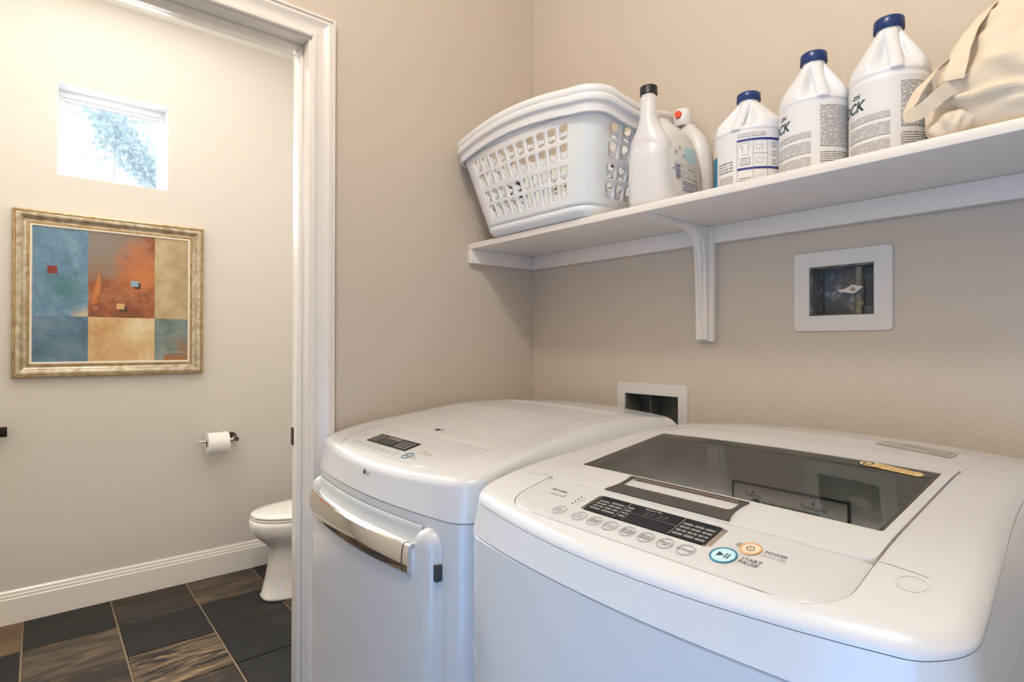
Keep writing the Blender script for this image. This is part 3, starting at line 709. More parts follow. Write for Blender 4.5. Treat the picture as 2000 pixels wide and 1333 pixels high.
pyd('lettering', [mq(-0.0055, 0.0036), mq(-0.0055, -0.0036), mq(0.0006, 0)], [(0, 1, 2)], M_ink, dcp)
patch('lettering', mq, 0.0020, 0.0032, -0.0036, 0.0036, M_ink, dcp, 1, 1)
patch('lettering', mq, 0.0046, 0.0058, -0.0036, 0.0036, M_ink, dcp, 1, 1)
text_on('START\nPAUSE', 0.0062, lambda u, v: dmf(0.4415 + u, -0.7335 + v), M_inkg, dcp, align='LEFT')
ringpatch('power_button', dmf, 0.4405, -0.7070, 0.0095, 0.0082, M_oranp, dcp, 28)
text_on('POWER\nAUTO OFF', 0.0058, lambda u, v: dmf(0.4545 + u, -0.7085 + v), M_inkg, dcp, align='LEFT')
text_on('Sensor Dry', 0.0062, lambda u, v: dmf(0.155 + u, -0.6905 + v), M_inkg, dcp)
patch('printed_column', dmf, 0.140, 0.168, -0.7035, -0.6960, MP_panel, dcp)
# maker's mark on the deck and on the front rail
ld = mapper(dc, 0, 0, 0.0030)
plate('badge', [(0.3265 + 0.0062 * math.cos(2 * PI * k / 20), -0.596 + 0.0062 * math.sin(2 * PI * k / 20)) for k in range(20)], dc.top, 0.0016, 0.0016, M_gap, deck, 2)
text_on('LG', 0.0135, lambda u, v: ld(0.346 + u, -0.597 + v), M_gap, deck, bold=0.0003)
def frontmap(mc, x0, z0, off=0.001):
    return lambda u, v: Vector((x0 + u, mc.yf(x0 + u) - off + 0.012 * max(0, (z0 + v - 0.985) / 0.04), z0 + v))
dcov = [o for o in dr.children if o.name.startswith('top_cover')][0]
fmz = frontmap(dc, 0, 0, 0.0)
def shoulder_front(x, z, lift=0.0006):
    zs, zt = dc.seam(x, -0.80), dc.top(x, dc.yf(x) + 0.022)
    s = max(0, min(0.8, (z - zs) / (zt - zs)))
    return Vector((x, dc.yf(x) + 0.009 * s / 0.80 - lift, z))
bm = bmesh.new()
vs = [bm.verts.new(shoulder_front(0.351 + 0.0052 * math.cos(2 * PI * k / 18), 1.002 + 0.0052 * math.sin(2 * PI * k / 18), 0.0008)) for k in range(18)]
bm.faces.new(vs); bm_obj('badge', bm, M_gap, dcov)
text_on('LG', 0.0105, lambda u, v: shoulder_front(0.366 + u, 1.0015 + v, 0.0009), M_seam, dcov, bold=0.0002)
# --- door as a height field following the curved front, U-shaped top (two horns beside the grip recess)
def sd_rr(x, z, x0, x1, z0, z1, r):
    cx, cz = (x0 + x1) / 2, (z0 + z1) / 2
    qx, qz = abs(x - cx) - (x1 - x0) / 2 + r, abs(z - cz) - (z1 - z0) / 2 + r
    return math.hypot(max(qx, 0), max(qz, 0)) + min(max(qx, qz), 0) - r
def door_off(x, z):
    d = min(sd_rr(x, z, 0.040, 0.618, 0.06, 0.906, 0.03), sd_rr(x, z, 0.560, 0.618, 0.60, 0.938, 0.029), sd_rr(x, z, 0.040, 0.090, 0.60, 0.938, 0.025))
    r = 0.024
    if d > 0.003: return -0.004
    if d > 0: return -0.004 * d / 0.003
    k = min(1.0, -d / r)
    return 0.019 * math.sqrt(1 - (1 - k) ** 2)
nx = 170
zs_ = [0.055 + 0.012 * k for k in range(60)]; zs_ = [z for z in zs_ if z < 0.76] + [0.76 + 0.004 * k for k in range(46)]
zs_ = [0.055, 0.058, 0.062, 0.068, 0.074, 0.08, 0.09, 0.1] + [z for z in zs_ if z > 0.1]
vs = []; fs = []
for z in zs_:
    for i in range(nx + 1):
        x = 0.034 + (0.624 - 0.034) * i / nx
        vs.append((x, dc.yf(x) - door_off(x, z), z))
for j in range(len(zs_) - 1):
    for i in range(nx):
        p = j * (nx + 1) + i; fs.append((p, p + 1, p + nx + 2, p + nx + 1))
door = pyd('door', vs, fs, M_enam, dr, True)
# grip recess: shallow concave scoop above the band, cover shade put into its grey
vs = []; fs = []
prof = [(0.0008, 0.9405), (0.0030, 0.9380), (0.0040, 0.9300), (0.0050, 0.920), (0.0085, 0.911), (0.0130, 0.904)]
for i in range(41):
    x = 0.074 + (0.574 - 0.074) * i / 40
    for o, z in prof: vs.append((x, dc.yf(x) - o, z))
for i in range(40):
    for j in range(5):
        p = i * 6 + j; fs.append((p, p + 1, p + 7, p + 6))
pyd('handle_recess', vs, fs, mat('shade_grey_recess', (0.52, 0.53, 0.53), 0.35), door, True, label='grip recess, shade of the cover put into its grey')
# chrome band
def bandp(x0, x1, nn, m, name):
    pr = [(0.010, 0.9085), (0.0215, 0.9085), (0.0245, 0.9065), (0.0275, 0.893), (0.0285, 0.876), (0.0280, 0.861), (0.0255, 0.8565), (0.010, 0.8565)]
    rl = []
    for i in range(nn + 1):
        x = x0 + (x1 - x0) * i / nn
        rl.append([Vector((x, dc.yf(x) - o, z)) for o, z in pr])
    return rings(name, rl, m, door, 28, True, True)
bandp(0.070, 0.548, 40, M_chrome, 'handle')
bandp(0.548, 0.5515, 1, M_gap, 'handle_gap')
bandp(0.5515, 0.566, 3, M_chrome, 'handle_end')
box('latch_cover', 0.606, 0.6225, dc.yf(0.612) - 0.010, dc.yf(0.612) + 0.004, 0.853, 0.882, M_gap, door, bev=0.001, label='black slot at the door edge')

# ================================================================ SHELF
SZ0, SZ1, SY = 1.5705, 1.588, -0.2777
sh = thing('wall_shelf', 'long white painted shelf above the washer and dryer, holding basket and bottles', 'shelf', (1.0, -0.14, 1.527))
box('board', 0.001, 1.999, SY, -0.0005, SZ0, SZ1, M_shelf, sh, bev=0.0015)
box('cleat', 0.0005, 0.018, SY, -0.019, 1.527, SZ0 - 0.0002, M_shelf, sh, bev=0.001)
box('cleat', 0.0005, 0.6475, -0.0185, -0.0005, 1.527, SZ0 - 0.0002, M_shelf, sh, bev=0.001)
box('cleat', 0.6985, 1.999, -0.0185, -0.0005, 1.527, SZ0 - 0.0002, M_shelf, sh, bev=0.001)
boxes('caulk_bead', [(0.019, 0.6470, -0.003, -0.0004, 1.5245, 1.527), (0.699, 1.999, -0.003, -0.0004, 1.5245, 1.527)], M_caulk, sh)
# bracket: backing post on the wall, pressed L strap with a curved gusset
bk = box('bracket', 0.6478, 0.6982, -0.0185, -0.0005, 1.279, SZ0 - 0.0002, M_shelf, sh, bev=0.0015)
pts = []
# side profile (y, z) of the strap: front face line
prof_o = [(-0.0187, 1.281), (-0.0235, 1.285), (-0.026, 1.35), (-0.030, 1.44), (-0.034, 1.50), (-0.040, 1.528), (-0.052, 1.546), (-0.072, 1.556), (-0.11, 1.560), (-0.235, 1.5655)]
prof_i = [(-0.0187, 1.2805)] + [(-0.0187, z) for _, z in prof_o[1:6]] + [(-0.0187, 1.558), (-0.0187, 1.5700), (-0.11, 1.5701), (-0.235, 1.5701)]
for (wa, wb, nm) in ((0.6535, 0.6850, 'strap'),):
    bm = bmesh.new(); L = []; Rr = []
    k = len(prof_o)
    def wid(i): return 1.0 if i < 9 else 0.75
    A = [bm.verts.new((wa, y, z)) for y, z in prof_o]; B = [bm.verts.new((wb, y, z)) for y, z in prof_o]
    A2 = [bm.verts.new((wa, y, z)) for y, z in prof_i]; B2 = [bm.verts.new((wb, y, z)) for y, z in prof_i]
    for i in range(k - 1):
        bm.faces.new((A[i], A[i + 1], B[i + 1], B[i])); bm.faces.new((A2[i], B2[i], B2[i + 1], A2[i + 1]))
        bm.faces.new((A[i], A2[i], A2[i + 1], A[i + 1])); bm.faces.new((B[i], B[i + 1], B2[i + 1], B2[i]))
    bm.faces.new((A[-1], A2[-1], B2[-1], B[-1])); bm.faces.new((A[0], B[0], B2[0], A2[0]))
    bmesh.ops.recalc_face_normals(bm, faces=bm.faces)
    bm_obj(nm, bm, M_shelf, bk, 30)
# raised rib of the strap (tapers out towards the bottom)
bm = bmesh.new()
rib = [(-0.0237, 1.300, 0.001), (-0.0262, 1.35, 0.0035), (-0.031, 1.44, 0.006), (-0.0355, 1.50, 0.0085), (-0.043, 1.530, 0.0095), (-0.056, 1.549, 0.0095), (-0.076, 1.558, 0.008), (-0.115, 1.562, 0.005), (-0.20, 1.566, 0.0015)]
a = []
for i, (y, z, w) in enumerate(rib):
    nrm = Vector((0, -1, 0)) if i < 4 else Vector((0, -1, -0.9 * (i - 3) / 2)).normalized()
    d = w * 0.9
    a.append([bm.verts.new((0.669 - w, y, z)), bm.verts.new(Vector((0.669 - w * 0.4, y, z)) + nrm * d), bm.verts.new(Vector((0.669 + w * 0.4, y, z)) + nrm * d), bm.verts.new((0.669 + w, y, z))])
for i in range(len(a) - 1):
    for j in range(3): bm.faces.new((a[i][j], a[i][j + 1], a[i + 1][j + 1], a[i + 1][j]))
bmesh.ops.recalc_face_normals(bm, faces=bm.faces)
bm_obj('rib', bm, M_shelf, bk, True)
bm = bmesh.new(); cyl(bm, (0.6725, -0.0225, 1.295), (0.6725, -0.0262, 1.295), 0.0045, 0.0035, 14); bm_obj('screw', bm, M_shelf, bk, 30)

# ================================================================ RECESSED BOXES IN THE BACK WALL
def frame_plate(name, X0, X1, Z0, Z1, x0, x1, z0, z1, y, th, m, parent, r=0.006):
    n = 6
    o = rrect(X0, X1, Z0, Z1, r, n, 4); i_ = rrect(x0, x1, z0, z1, 0.0005, n, 4)
    rl = [[Vector((a, y, b)) for a, b in o], [Vector((a, y - th * 0.6, b)) for a, b in o],
          [Vector((a + (0.001 if a < (X0 + X1) / 2 else -0.001), y - th, b + (0.001 if b < (Z0 + Z1) / 2 else -0.001))) for a, b in o],
          [Vector((a, y - th, b)) for a, b in i_], [Vector((a, y + 0.002, b)) for a, b in i_]]
    bm = bmesh.new(); vv = [[bm.verts.new(p) for p in r_] for r_ in rl]; N = len(o)
    for k in range(4):
        for j in range(N): bm.faces.new((vv[k][j], vv[k][(j + 1) % N], vv[k + 1][(j + 1) % N], vv[k + 1][j]))
    bmesh.ops.recalc_face_normals(bm, faces=bm.faces)
    return bm_obj(name, bm, m, parent, 30)
def recess_box(name, x0, x1, z0, z1, dep, m, parent):
    e = 0.0006; x0 += e; x1 -= e; z0 += e; z1 -= e; t = 0.0015
    return boxes(name, [(x0, x0 + t, 0.0, dep, z0, z1), (x1 - t, x1, 0.0, dep, z0, z1), (x0 + t, x1 - t, 0.0, dep, z0, z0 + t), (x0 + t, x1 - t, 0.0, dep, z1 - t, z1), (x0 + t, x1 - t, dep - t, dep, z0 + t, z1 - t)], m, parent)
gb = thing('gas_valve_box', 'white framed recessed box with pipe and gas valve, under the shelf', 'valve box', (0.988, -0.003, 1.301))
frame_plate('frame', 0.8905, 1.0855, 1.3010, 1.4765, GX0, GX1, GZ0, GZ1, -0.0005, 0.0045, M_plate, gb, 0.008)
recess_box('box', GX0, GX1, GZ0, GZ1, 0.075, M_galv, gb)
px, py = 1.010, 0.040
bm = bmesh.new(); cyl(bm, (px, py, GZ0 + 0.003), (px, py, GZ0 + 0.024), 0.0085, n=18); cyl(bm, (px, py, GZ0 + 0.022), (px, py, GZ0 + 0.032), 0.0115, n=6)
bm_obj('lower_fitting', bm, M_brass, gb, 30, label='greenish brass lower fitting')
bm = bmesh.new()
cyl(bm, (px, py, GZ0 + 0.031), (px, py, GZ0 + 0.050), 0.0095, 0.0115, 18); cyl(bm, (px, py, GZ0 + 0.049), (px, py, GZ0 + 0.064), 0.0125, 0.012, 18)
cyl(bm, (px, py, GZ0 + 0.063), (px, py, GZ0 + 0.078), 0.0115, 0.009, 18); cyl(bm, (px, py, GZ0 + 0.077), (px, py, GZ1 - 0.003), 0.0085, n=18)
cyl(bm, (px, py, GZ0 + 0.056), (px - 0.003, py - 0.020, GZ0 + 0.056), 0.006, 0.005, 14)
bm_obj('pipe', bm, M_pipe, gb, 40)
# lever
bm = bmesh.new(); lz = GZ0 + 0.0555
out = [(-0.030, -0.003), (-0.024, -0.0055), (-0.014, -0.0062), (-0.0075, -0.0085), (0.0, -0.0095), (0.006, -0.0072), (0.013, -0.001), (0.0185, 0.0022), (0.018, 0.0058), (0.010, 0.0070), (0.004, 0.0095), (-0.003, 0.0098), (-0.009, 0.0060), (-0.018, 0.0012), (-0.028, 0.0010)]
f0 = [bm.verts.new((px - 0.003 + x, py - 0.0245, lz + z)) for x, z in out]; f1 = [bm.verts.new((px - 0.003 + x * 0.96, py - 0.0285, lz + z * 0.94)) for x, z in out]
bm.faces.new(f1); bm.faces.new(list(reversed(f0)))
for k in range(len(out)): bm.faces.new((f0[k], f0[(k + 1) % len(out)], f1[(k + 1) % len(out)], f1[k]))
bmesh.ops.recalc_face_normals(bm, faces=bm.faces)
hv = bm_obj('valve_handle', bm, M_valve, gb, label='cream winged valve handle')
bm = bmesh.new(); cyl(bm, (px - 0.003, py - 0.0280, lz), (px - 0.003, py - 0.0310, lz), 0.0042, n=10); bm_obj('screw', bm, M_card, hv)
ob = thing('washer_outlet_box', 'white framed recessed utility box low on wall behind the dryer', 'outlet box', (0.4965, -0.003, 1.005))
frame_plate('frame', 0.3784, 0.6150, 1.006, 1.1605, OX0, OX1, OZ0, OZ1, -0.0005, 0.0050, M_plate, ob, 0.006)
recess_box('box', OX0, OX1, OZ0, OZ1, 0.085, M_outbox, ob)
box('divider', 0.470, 0.474, 0.030, 0.083, OZ0 + 0.003, OZ1 - 0.003, M_outbox, ob)
box('inner_bracket', 0.4105, 0.469, 0.0655, 0.0830, 1.106, 1.120, M_outbox, ob)

# ================================================================ LAUNDRY BASKETS
def basket(name, label, lift, seed):
    zb = SZ1 + lift
    t = thing(name, label, 'laundry basket', (0.31, -0.17, zb), 'nested white laundry baskets')
    Xa, Xb, Ya, Yb = 0.100, 0.528, -0.300, -0.045         # bottom rectangle
    TXa, TXb, TYa, TYb = 0.030, 0.578, -0.340, -0.012      # top rectangle
    H = 0.242
    def per(s_, w):   # perimeter point at fraction s, w=0 bottom..1 top
        x0, x1 = Xa + (TXa - Xa) * w, Xb + (TXb - Xb) * w; y0, y1 = Ya + (TYa - Ya) * w, Yb + (TYb - Yb) * w
        r = 0.055; lx, ly = x1 - x0 - 2 * r, y1 - y0 - 2 * r; q = PI / 2 * r
        # front, right, back, left, starting at front-left corner end. parameter by fixed fractions
        L0 = [0.36, 0.05, 0.18 * 0.5 / 0.5, 0.05]
        segs = [('f', 0.32), ('c1', 0.06), ('r', 0.12), ('c2', 0.06), ('b', 0.20), ('c3', 0.06), ('l', 0.12), ('c4', 0.06)]
        tot = sum(a for _, a in segs); s_ = s_ % 1.0 * tot
        for nm, a in segs:
            if s_ <= a + 1e-9:
                f = s_ / a; break
            s_ -= a
        cr = {'c1': (x1 - r, y0 + r, -PI / 2), 'c2': (x1 - r, y1 - r, 0), 'c3': (x0 + r, y1 - r, PI / 2), 'c4': (x0 + r, y0 + r, PI)}
        bow = 0.012 * w
        if nm == 'f': return x0 + r + lx * f, y0 - bow * math.sin(PI * f), (0, -1)
        if nm == 'r': return x1 + bow * 0.4 * math.sin(PI * f), y0 + r + ly * f, (1, 0)
        if nm == 'b': return x1 - r - lx * f, y1, (0, 1)
        if nm == 'l': return x0, y1 - r - ly * f, (-1, 0)
        cx, cy, a0 = cr[nm]; a = a0 + PI / 2 * f
        return cx + r * math.cos(a), cy + r * math.sin(a), (math.cos(a), math.sin(a))
    def surf(s_, h):     # h 0..1 height fraction of the wall
        x, y, n = per(s_, h)
        z = zb + 0.026 + h * (H - 0.026)
        return Vector((x, y, z))
    # cells
    cols = []
    def span(a, b, n, holes):
        for i in range(n): cols.append((a + (b - a) * i / n, a + (b - a) * (i + 1) / n, holes))
    span(0.0, 0.01, 1, False); span(0.01, 0.31, 10, True); span(0.31, 0.385, 3, False); span(0.385, 0.495, 4, True); span(0.495, 0.565, 3, False)
    span(0.565, 0.755, 8, True); span(0.755, 0.825, 3, False); span(0.825, 0.935, 4, True); span(0.935, 1.0, 3, False)
    rows = [(0.0, 0.10, 0), (0.10, 0.285, 1), (0.285, 0.315, 0), (0.315, 0.47, 1), (0.47, 0.53, 0), (0.53, 0.70, 1), (0.70, 0.735, 0), (0.735, 0.90, 1), (0.90, 1.0, 0)]
    vs = []; fs = []; idx = {}
    def V(s_, h):
        k = (round(s_ % 1.0, 6), round(h, 6))
        if k not in idx: idx[k] = len(vs); vs.append(surf(s_, h))
        return idx[k]
    for (a, b, ho) in cols:
        for (c, d, hr) in rows:
            m1, m2 = (a + b) / 2, (c + d) / 2
            P8 = [V(a, c), V(m1, c), V(b, c), V(b, m2), V(b, d), V(m1, d), V(a, d), V(a, m2)]
            if ho and hr:
                w, h = (b - a) * 0.31, (d - c) * 0.5
                shx = [(-w * .55, -h), (w * .0, -h * 1.0), (w * .55, -h), (w, -h * 0.0), (w * .55, h), (0, h), (-w * .55, h), (-w, 0)]
                # 8-gon slot: widen sides
                shx = [(-w, -h * .80), (0, -h), (w, -h * .80), (w, 0), (w, h * .80), (0, h), (-w, h * .80), (-w, 0)]
                Q = []
                for dx, dz in shx:
                    vs.append(surf(m1 + dx, m2 + dz)); Q.append(len(vs) - 1)
                for k in range(8): fs.append((P8[k], P8[(k + 1) % 8], Q[(k + 1) % 8], Q[k]))
            else:
                fs.append(tuple(P8))
    # bottom: curved lower edge then floor
    N = 72
    rl = []
    for (w, zz, ins) in ((0, 0.026, 0.0), (0, 0.013, 0.005), (0, 0.004, 0.015), (0, 0.0, 0.032), (0, 0.0, 0.10)):
        ring = []
        for k in range(N):
            x, y, n = per(k / N, 0); ring.append(len(vs)); vs.append(Vector((x - n[0] * ins, y - n[1] * ins, zb + zz)))
        rl.append(ring)
    for i in range(4):
        for k in range(N): fs.append((rl[i][k], rl[i + 1][k], rl[i + 1][(k + 1) % N], rl[i][(k + 1) % N]))
    fs.append(tuple(reversed(rl[4])))
    me = bpy.data.meshes.new('body'); me.from_pydata([tuple(v) for v in vs], [], fs); me.update()
    o = link('body', me, M_basket, t, 50)
    md = o.modifiers.new('t', 'SOLIDIFY'); md.thickness = 0.0028; md.offset = -1
    # rim: rolled lip following a gently wavy top line, dipping over the short ends
    rr = []
    N = 120
    prof = [(0.000, -0.006), (0.005, -0.017), (0.012, -0.019), (0.0145, -0.016), (0.0155, 0.012), (0.017, 0.015), (0.0245, 0.0165), (0.0265, 0.020), (0.0270, 0.036), (0.024, 0.041), (0.012, 0.043), (0.003, 0.040), (-0.001, 0.020)]
    for k in range(N):
        s_ = k / N; x, y, n = per(s_, 1.0)
        e = max(0, 1 - abs(((s_ * 1.0 + 0.0) % 1.0) - 0.16) / 0.16) if s_ < 0.32 else 0
        wav = 0.022 * math.sin(PI * min(1, s_ / 0.32)) ** 0.8 if s_ < 0.32 else 0.0
        if 0.38 < s_ < 0.50: wav = -0.020 * math.sin(PI * (s_ - 0.38) / 0.12)
        if 0.56 < s_ < 0.76: wav = 0.022 * math.sin(PI * (s_ - 0.56) / 0.20)
        if 0.82 < s_ < 0.94: wav = -0.020 * math.sin(PI * (s_ - 0.82) / 0.12)
        rr.append([Vector((x + n[0] * o_ * 0.8, y + n[1] * o_ * 0.8, zb + H + z_ * 0.72 + wav * 0.8)) for o_, z_ in prof])
    rr.append(rr[0])
    rings('rim', rr, M_basket, t, 38)
    # skirt between wall and the wavy rim
    a, b = [], []
    for k in range(N + 1):
        s_ = (k % N) / N; x, y, n = per(s_, 1.0); a.append(Vector((x, y, zb + H - 0.002))); b.append(Vector((x + n[0] * 0.002, y + n[1] * 0.002, rr[k % N][0].z + 0.004)))
    rings('collar', [a, b], M_basket, t, True, closed=False)
    return t
basket('laundry_basket', 'lower white slotted laundry basket resting on the shelf', 0.0015, 1)
basket('laundry_basket', 'upper white laundry basket nested inside the lower one', 0.0195, 2)

# ================================================================ BOTTLES
def superring(cx, cy, z, rx, ry, p=2.6, n=40):
    out = []
    for k in range(n):
        a = 2 * PI * k / n; c, s = math.cos(a), math.sin(a)
        out.append(Vector((cx + rx * abs(c) ** (2 / p) * (1 if c >= 0 else -1), cy + ry * abs(s) ** (2 / p) * (1 if s >= 0 else -1), z)))
    return out
def jug(name, label, cx, cy, rx, ry, H, capm, rot, handle):
    """gallon jug: round body, conical shoulder with pinched handle, screw cap"""
    zb = SZ1 + 0.0008
    t = thing(name, label, 'bottle', (cx, cy, zb), None)
    hb = H * 0.60           # body top
    hs = H * 0.905          # neck base
    nr = 0.021
    n = 64
    rl = []
    prof = [(0.0, 0.90), (0.004, 0.975), (0.010, 1.0), (0.10 * H, 1.0), (0.50 * H, 1.0), (0.555 * H, 1.0), (0.560 * H, 0.985), (0.575 * H, 0.985), (0.580 * H, 1.0), (hb, 1.0), (hb + 0.010, 0.985), (hb + 0.022, 0.935)]
    for z, s in prof: rl.append((z, rx * s, ry * s))
    K = 14
    for i in range(1, K + 1):
        f = i / K
        s = 0.935 + (nr / rx - 0.935) * (f ** 1.02)
        sy = 0.935 + (nr / ry - 0.935) * (f ** 1.02)
        rl.append((hb + 0.022 + (hs - hb - 0.022) * f, rx * s, ry * sy))
    rl.append((H * 0.955, nr * 0.97, nr * 0.97))
    allr = []
    for (z, a, b) in rl:
        ring = []
        zf = (z - hb) / (hs - hb)
        for k in range(n):
            th = 2 * PI * k / n; x, y = a * math.cos(th), b * math.sin(th)
            if 0.05 < zf < 0.97:
                # recessed grip field behind the handle
                d = abs((th - rot + PI) % (2 * PI) - PI)
                env = math.sin(PI * (zf - 0.05) / 0.92) ** 0.45
                w = 1.0 if d < 0.50 else max(0.0, 1 - (d - 0.50) / 0.22); w = w * w * (3 - 2 * w)
                x *= 1 - 0.44 * env * w; y *= 1 - 0.44 * env * w
            ring.append(Vector((cx + x, cy + y, zb + z)))
        allr.append(ring)
    rings('body', allr, M_jug, t, True, cap0=True, cap1=True)
    # tubular handle bridging the recess
    hr = []
    for i in range(17):
        f = i / 16; z = hb - 0.004 + (hs - hb + 0.002) * f
        s_ = interp(f, [0, 0.12, 1.0], [0.86, 0.865, nr / rx * 0.62])
        ax, ay = rx * s_, ry * s_; px_, py_ = cx + ax * math.cos(rot), cy + ay * math.sin(rot)
        rr_ = 0.0105 + 0.004 * (2 * f - 1) ** 6
        u_ = Vector((math.cos(rot), math.sin(rot), 0)); v_ = Vector((-math.sin(rot), math.cos(rot), 0))
        hr.append([Vector((px_, py_, zb + z)) + u_ * rr_ * 0.9 * math.cos(2 * PI * k / 20) + v_ * rr_ * math.sin(2 * PI * k / 20) for k in range(20)])
    rings('handle', hr, M_jug, t, True, cap0=True, cap1=True)
    # cap with knurl
    rl = []
    for z, r in ((H * 0.922, 0.0238), (H * 0.925, 0.0245), (H * 0.990, 0.0240), (H * 0.997, 0.0225), (H, 0.0190)):
        rl.append([Vector((cx + r * (1 + 0.012 * (k % 2)) * math.cos(2 * PI * k / 60), cy + r * (1 + 0.012 * (k % 2)) * math.sin(2 * PI * k / 60), zb + z)) for k in range(60)])
    rings('cap', rl, capm, t, 50, cap0=True, cap1=True)
    def cm(off=0.0007):
        return lambda th, z: Vector((cx + (rx + off) * math.cos(th), cy + (ry + off) * math.sin(th), zb + z))
    return t, cm, H
A = math.radians
# direction from jug towards the camera is about -68..-72 degrees
def bleach(name, label, cx, cy, r, H, hrot):
    t, cm, H = jug(name, label, cx, cy, r, r, H, M_blue, A(hrot), True)
    f = -70
    lb = patch('label', cm(0.0004), A(f - 100), A(f + 95), 0.012, 0.150, M_label, t, 40, 2)
    m = cm(0.0009)
    patch('printed_block', m, A(f - 70), A(f - 2), 0.080, 0.092, MP_med, lb, 16, 1)
    patch('printed_block', m, A(f - 70), A(f - 2), 0.050, 0.074, MP_med, lb, 16, 1)
    patch('printed_block', m, A(f - 70), A(f - 2), 0.020, 0.044, MP_med, lb, 16, 1)
    patch('printed_block', m, A(f + 12), A(f + 88), 0.060, 0.140, MP_dense, lb, 16, 1)
    patch('printed_block', m, A(f + 12), A(f + 88), 0.018, 0.052, MP_med, lb, 16, 1)
    text_on('OCK', 0.026, lambda u, v: m(A(f - 40) + u / r, 0.112 + v), M_green, lb, shear=0.25, align='RIGHT', bold=0.0006)
    text_on('ON', 0.011, lambda u, v: m(A(f - 47) + u / r, 0.131 + v), M_green, lb, shear=0.2, align='RIGHT', bold=0.0003)
    return t
bleach('bleach_jug', 'tall white jug with blue cap, between the shorter jug and the jug beside the bag', 0.985, -0.130, 0.0635, 0.266, -52)
bleach('bleach_jug', 'white jug with blue cap standing beside the cotton bag, partly behind its strap', 1.1165, -0.130, 0.0635, 0.278, -62)
# shorter jug with the teal front and stain chart
t, cm, H = jug('stain_remover_jug', 'short white jug with blue cap, teal label edge and blue-ruled stain chart', 0.848, -0.128, 0.073, 0.066, 0.232, M_blue, A(-86), True)
f = -68
lb = patch('label', cm(0.0004), A(f - 60), A(f + 85), 0.010, 0.130, M_label, t, 40, 2)
patch('label', cm(0.0006), A(f - 110), A(f - 58), 0.006, 0.092, M_tealL, t, 14, 2, label='teal label edge')
patch('label', cm(0.0005), A(f - 110), A(f - 58), 0.093, 0.108, M_yel, t, 14, 2, label='pale yellow label strip')
m = cm(0.0010)
patch('printed_block', m, A(f - 52), A(f - 22), 0.020, 0.042, MP_med, lb, 8, 1)
patch('printed_block', m, A(f - 52), A(f - 22), 0.050, 0.074, MP_few, lb, 8, 1)
patch('printed_block', m, A(f - 14), A(f + 30), 0.117, 0.125, MP_few, lb, 10, 1)
for z0, z1 in ((0.108, 0.1125), (0.048, 0.0525)): patch('ruled_band', m, A(f - 15), A(f + 82), z0, z1, M_navy, lb, 16, 1)
for th in (-15, 10, 33, 56): patch('ruled_line', m, A(f + th), A(f + th + 0.7), 0.012, 0.108, M_inkg, lb, 1, 2)
for z in (0.080,): patch('ruled_line', m, A(f + 10), A(f + 33), z, z + 0.0008, M_inkg, lb, 5, 1)
sx = [(-.5, .28), (-.3, .5), (-.12, .5), (0, .42), (.12, .5), (.3, .5), (.5, .28), (.36, .14), (.27, .2), (.27, -.5), (-.27, -.5), (-.27, .2), (-.36, .14)]
def closed_line(pts, w, mp_, mt, par, name='drawn_outline'):
    o, i_ = [], []
    cx = sum(p[0] for p in pts) / len(pts); cy = sum(p[1] for p in pts) / len(pts)
    for x, y in pts:
        d = Vector((x - cx, y - cy)); l = max(d.length, 1e-6); q = d * (1 - w / l)
        o.append(mp_(x, y)); i_.append(mp_(cx + q.x, cy + q.y))
    return rings(name, [o, i_], mt, par, True)
closed_line([(x * 0.022, y * 0.026) for x, y in sx], 0.0010, lambda u, v: m(A(f - 2) + u / 0.07, 0.092 + v), M_inkg, lb)
patch('printed_block', m, A(f - 10), A(f + 6), 0.058, 0.075, MP_few, lb, 6, 1)
patch('printed_block', m, A(f - 12), A(f + 7), 0.014, 0.034, MP_few, lb, 6, 1)
for th, z in ((20, 0.094), (20, 0.066), (20, 0.030), (44, 0.030)):
    closed_line([(-0.0055, -0.005), (0.0055, -0.005), (0.008, 0.006), (0.003, 0.004), (-0.003, 0.004), (-0.008, 0.006)], 0.0009, lambda u, v, th=th, z=z: m(A(f + th) + u / 0.07, z + v), M_inkg, lb)
for z in (0.098, 0.080, 0.062):
    patch('drawn_outline', m, A(f + 41), A(f + 49), z - 0.005, z + 0.006, MP_few, lb, 3, 1)
patch('printed_block', m, A(f + 60), A(f + 82), 0.058, 0.104, MP_med, lb, 6, 1)
patch('printed_block', m, A(f + 60), A(f + 82), 0.012, 0.044, MP_med, lb, 6, 1)

# detergent bottle: deep in Y, narrow in X, neck towards the front
zb = SZ1 + 0.0008
dt = thing('detergent_bottle', 'plain white side-handle detergent bottle with black cap, right of the basket', 'bottle', (0.660, -0.17, zb))
def det_ring(z):
    # (x half width, y front, y back)
    Z = [0.0, 0.006, 0.02, 0.06, 0.11, 0.135, 0.155, 0.175, 0.190, 0.202, 0.212, 0.220]
    hw = [0.050, 0.0565, 0.059, 0.0600, 0.0590, 0.0565, 0.050, 0.042, 0.033, 0.024, 0.015, 0.006]
    yf = [-0.255, -0.262, -0.264, -0.266, -0.266, -0.264, -0.256, -0.232, -0.220, -0.212, -0.207, -0.203]
    yb = [-0.088, -0.079, -0.076, -0.074, -0.074, -0.075, -0.078, -0.085, -0.096, -0.118, -0.150, -0.182]
    return interp(z, Z, hw), interp(z, Z, yf), interp(z, Z, yb)
rl = []
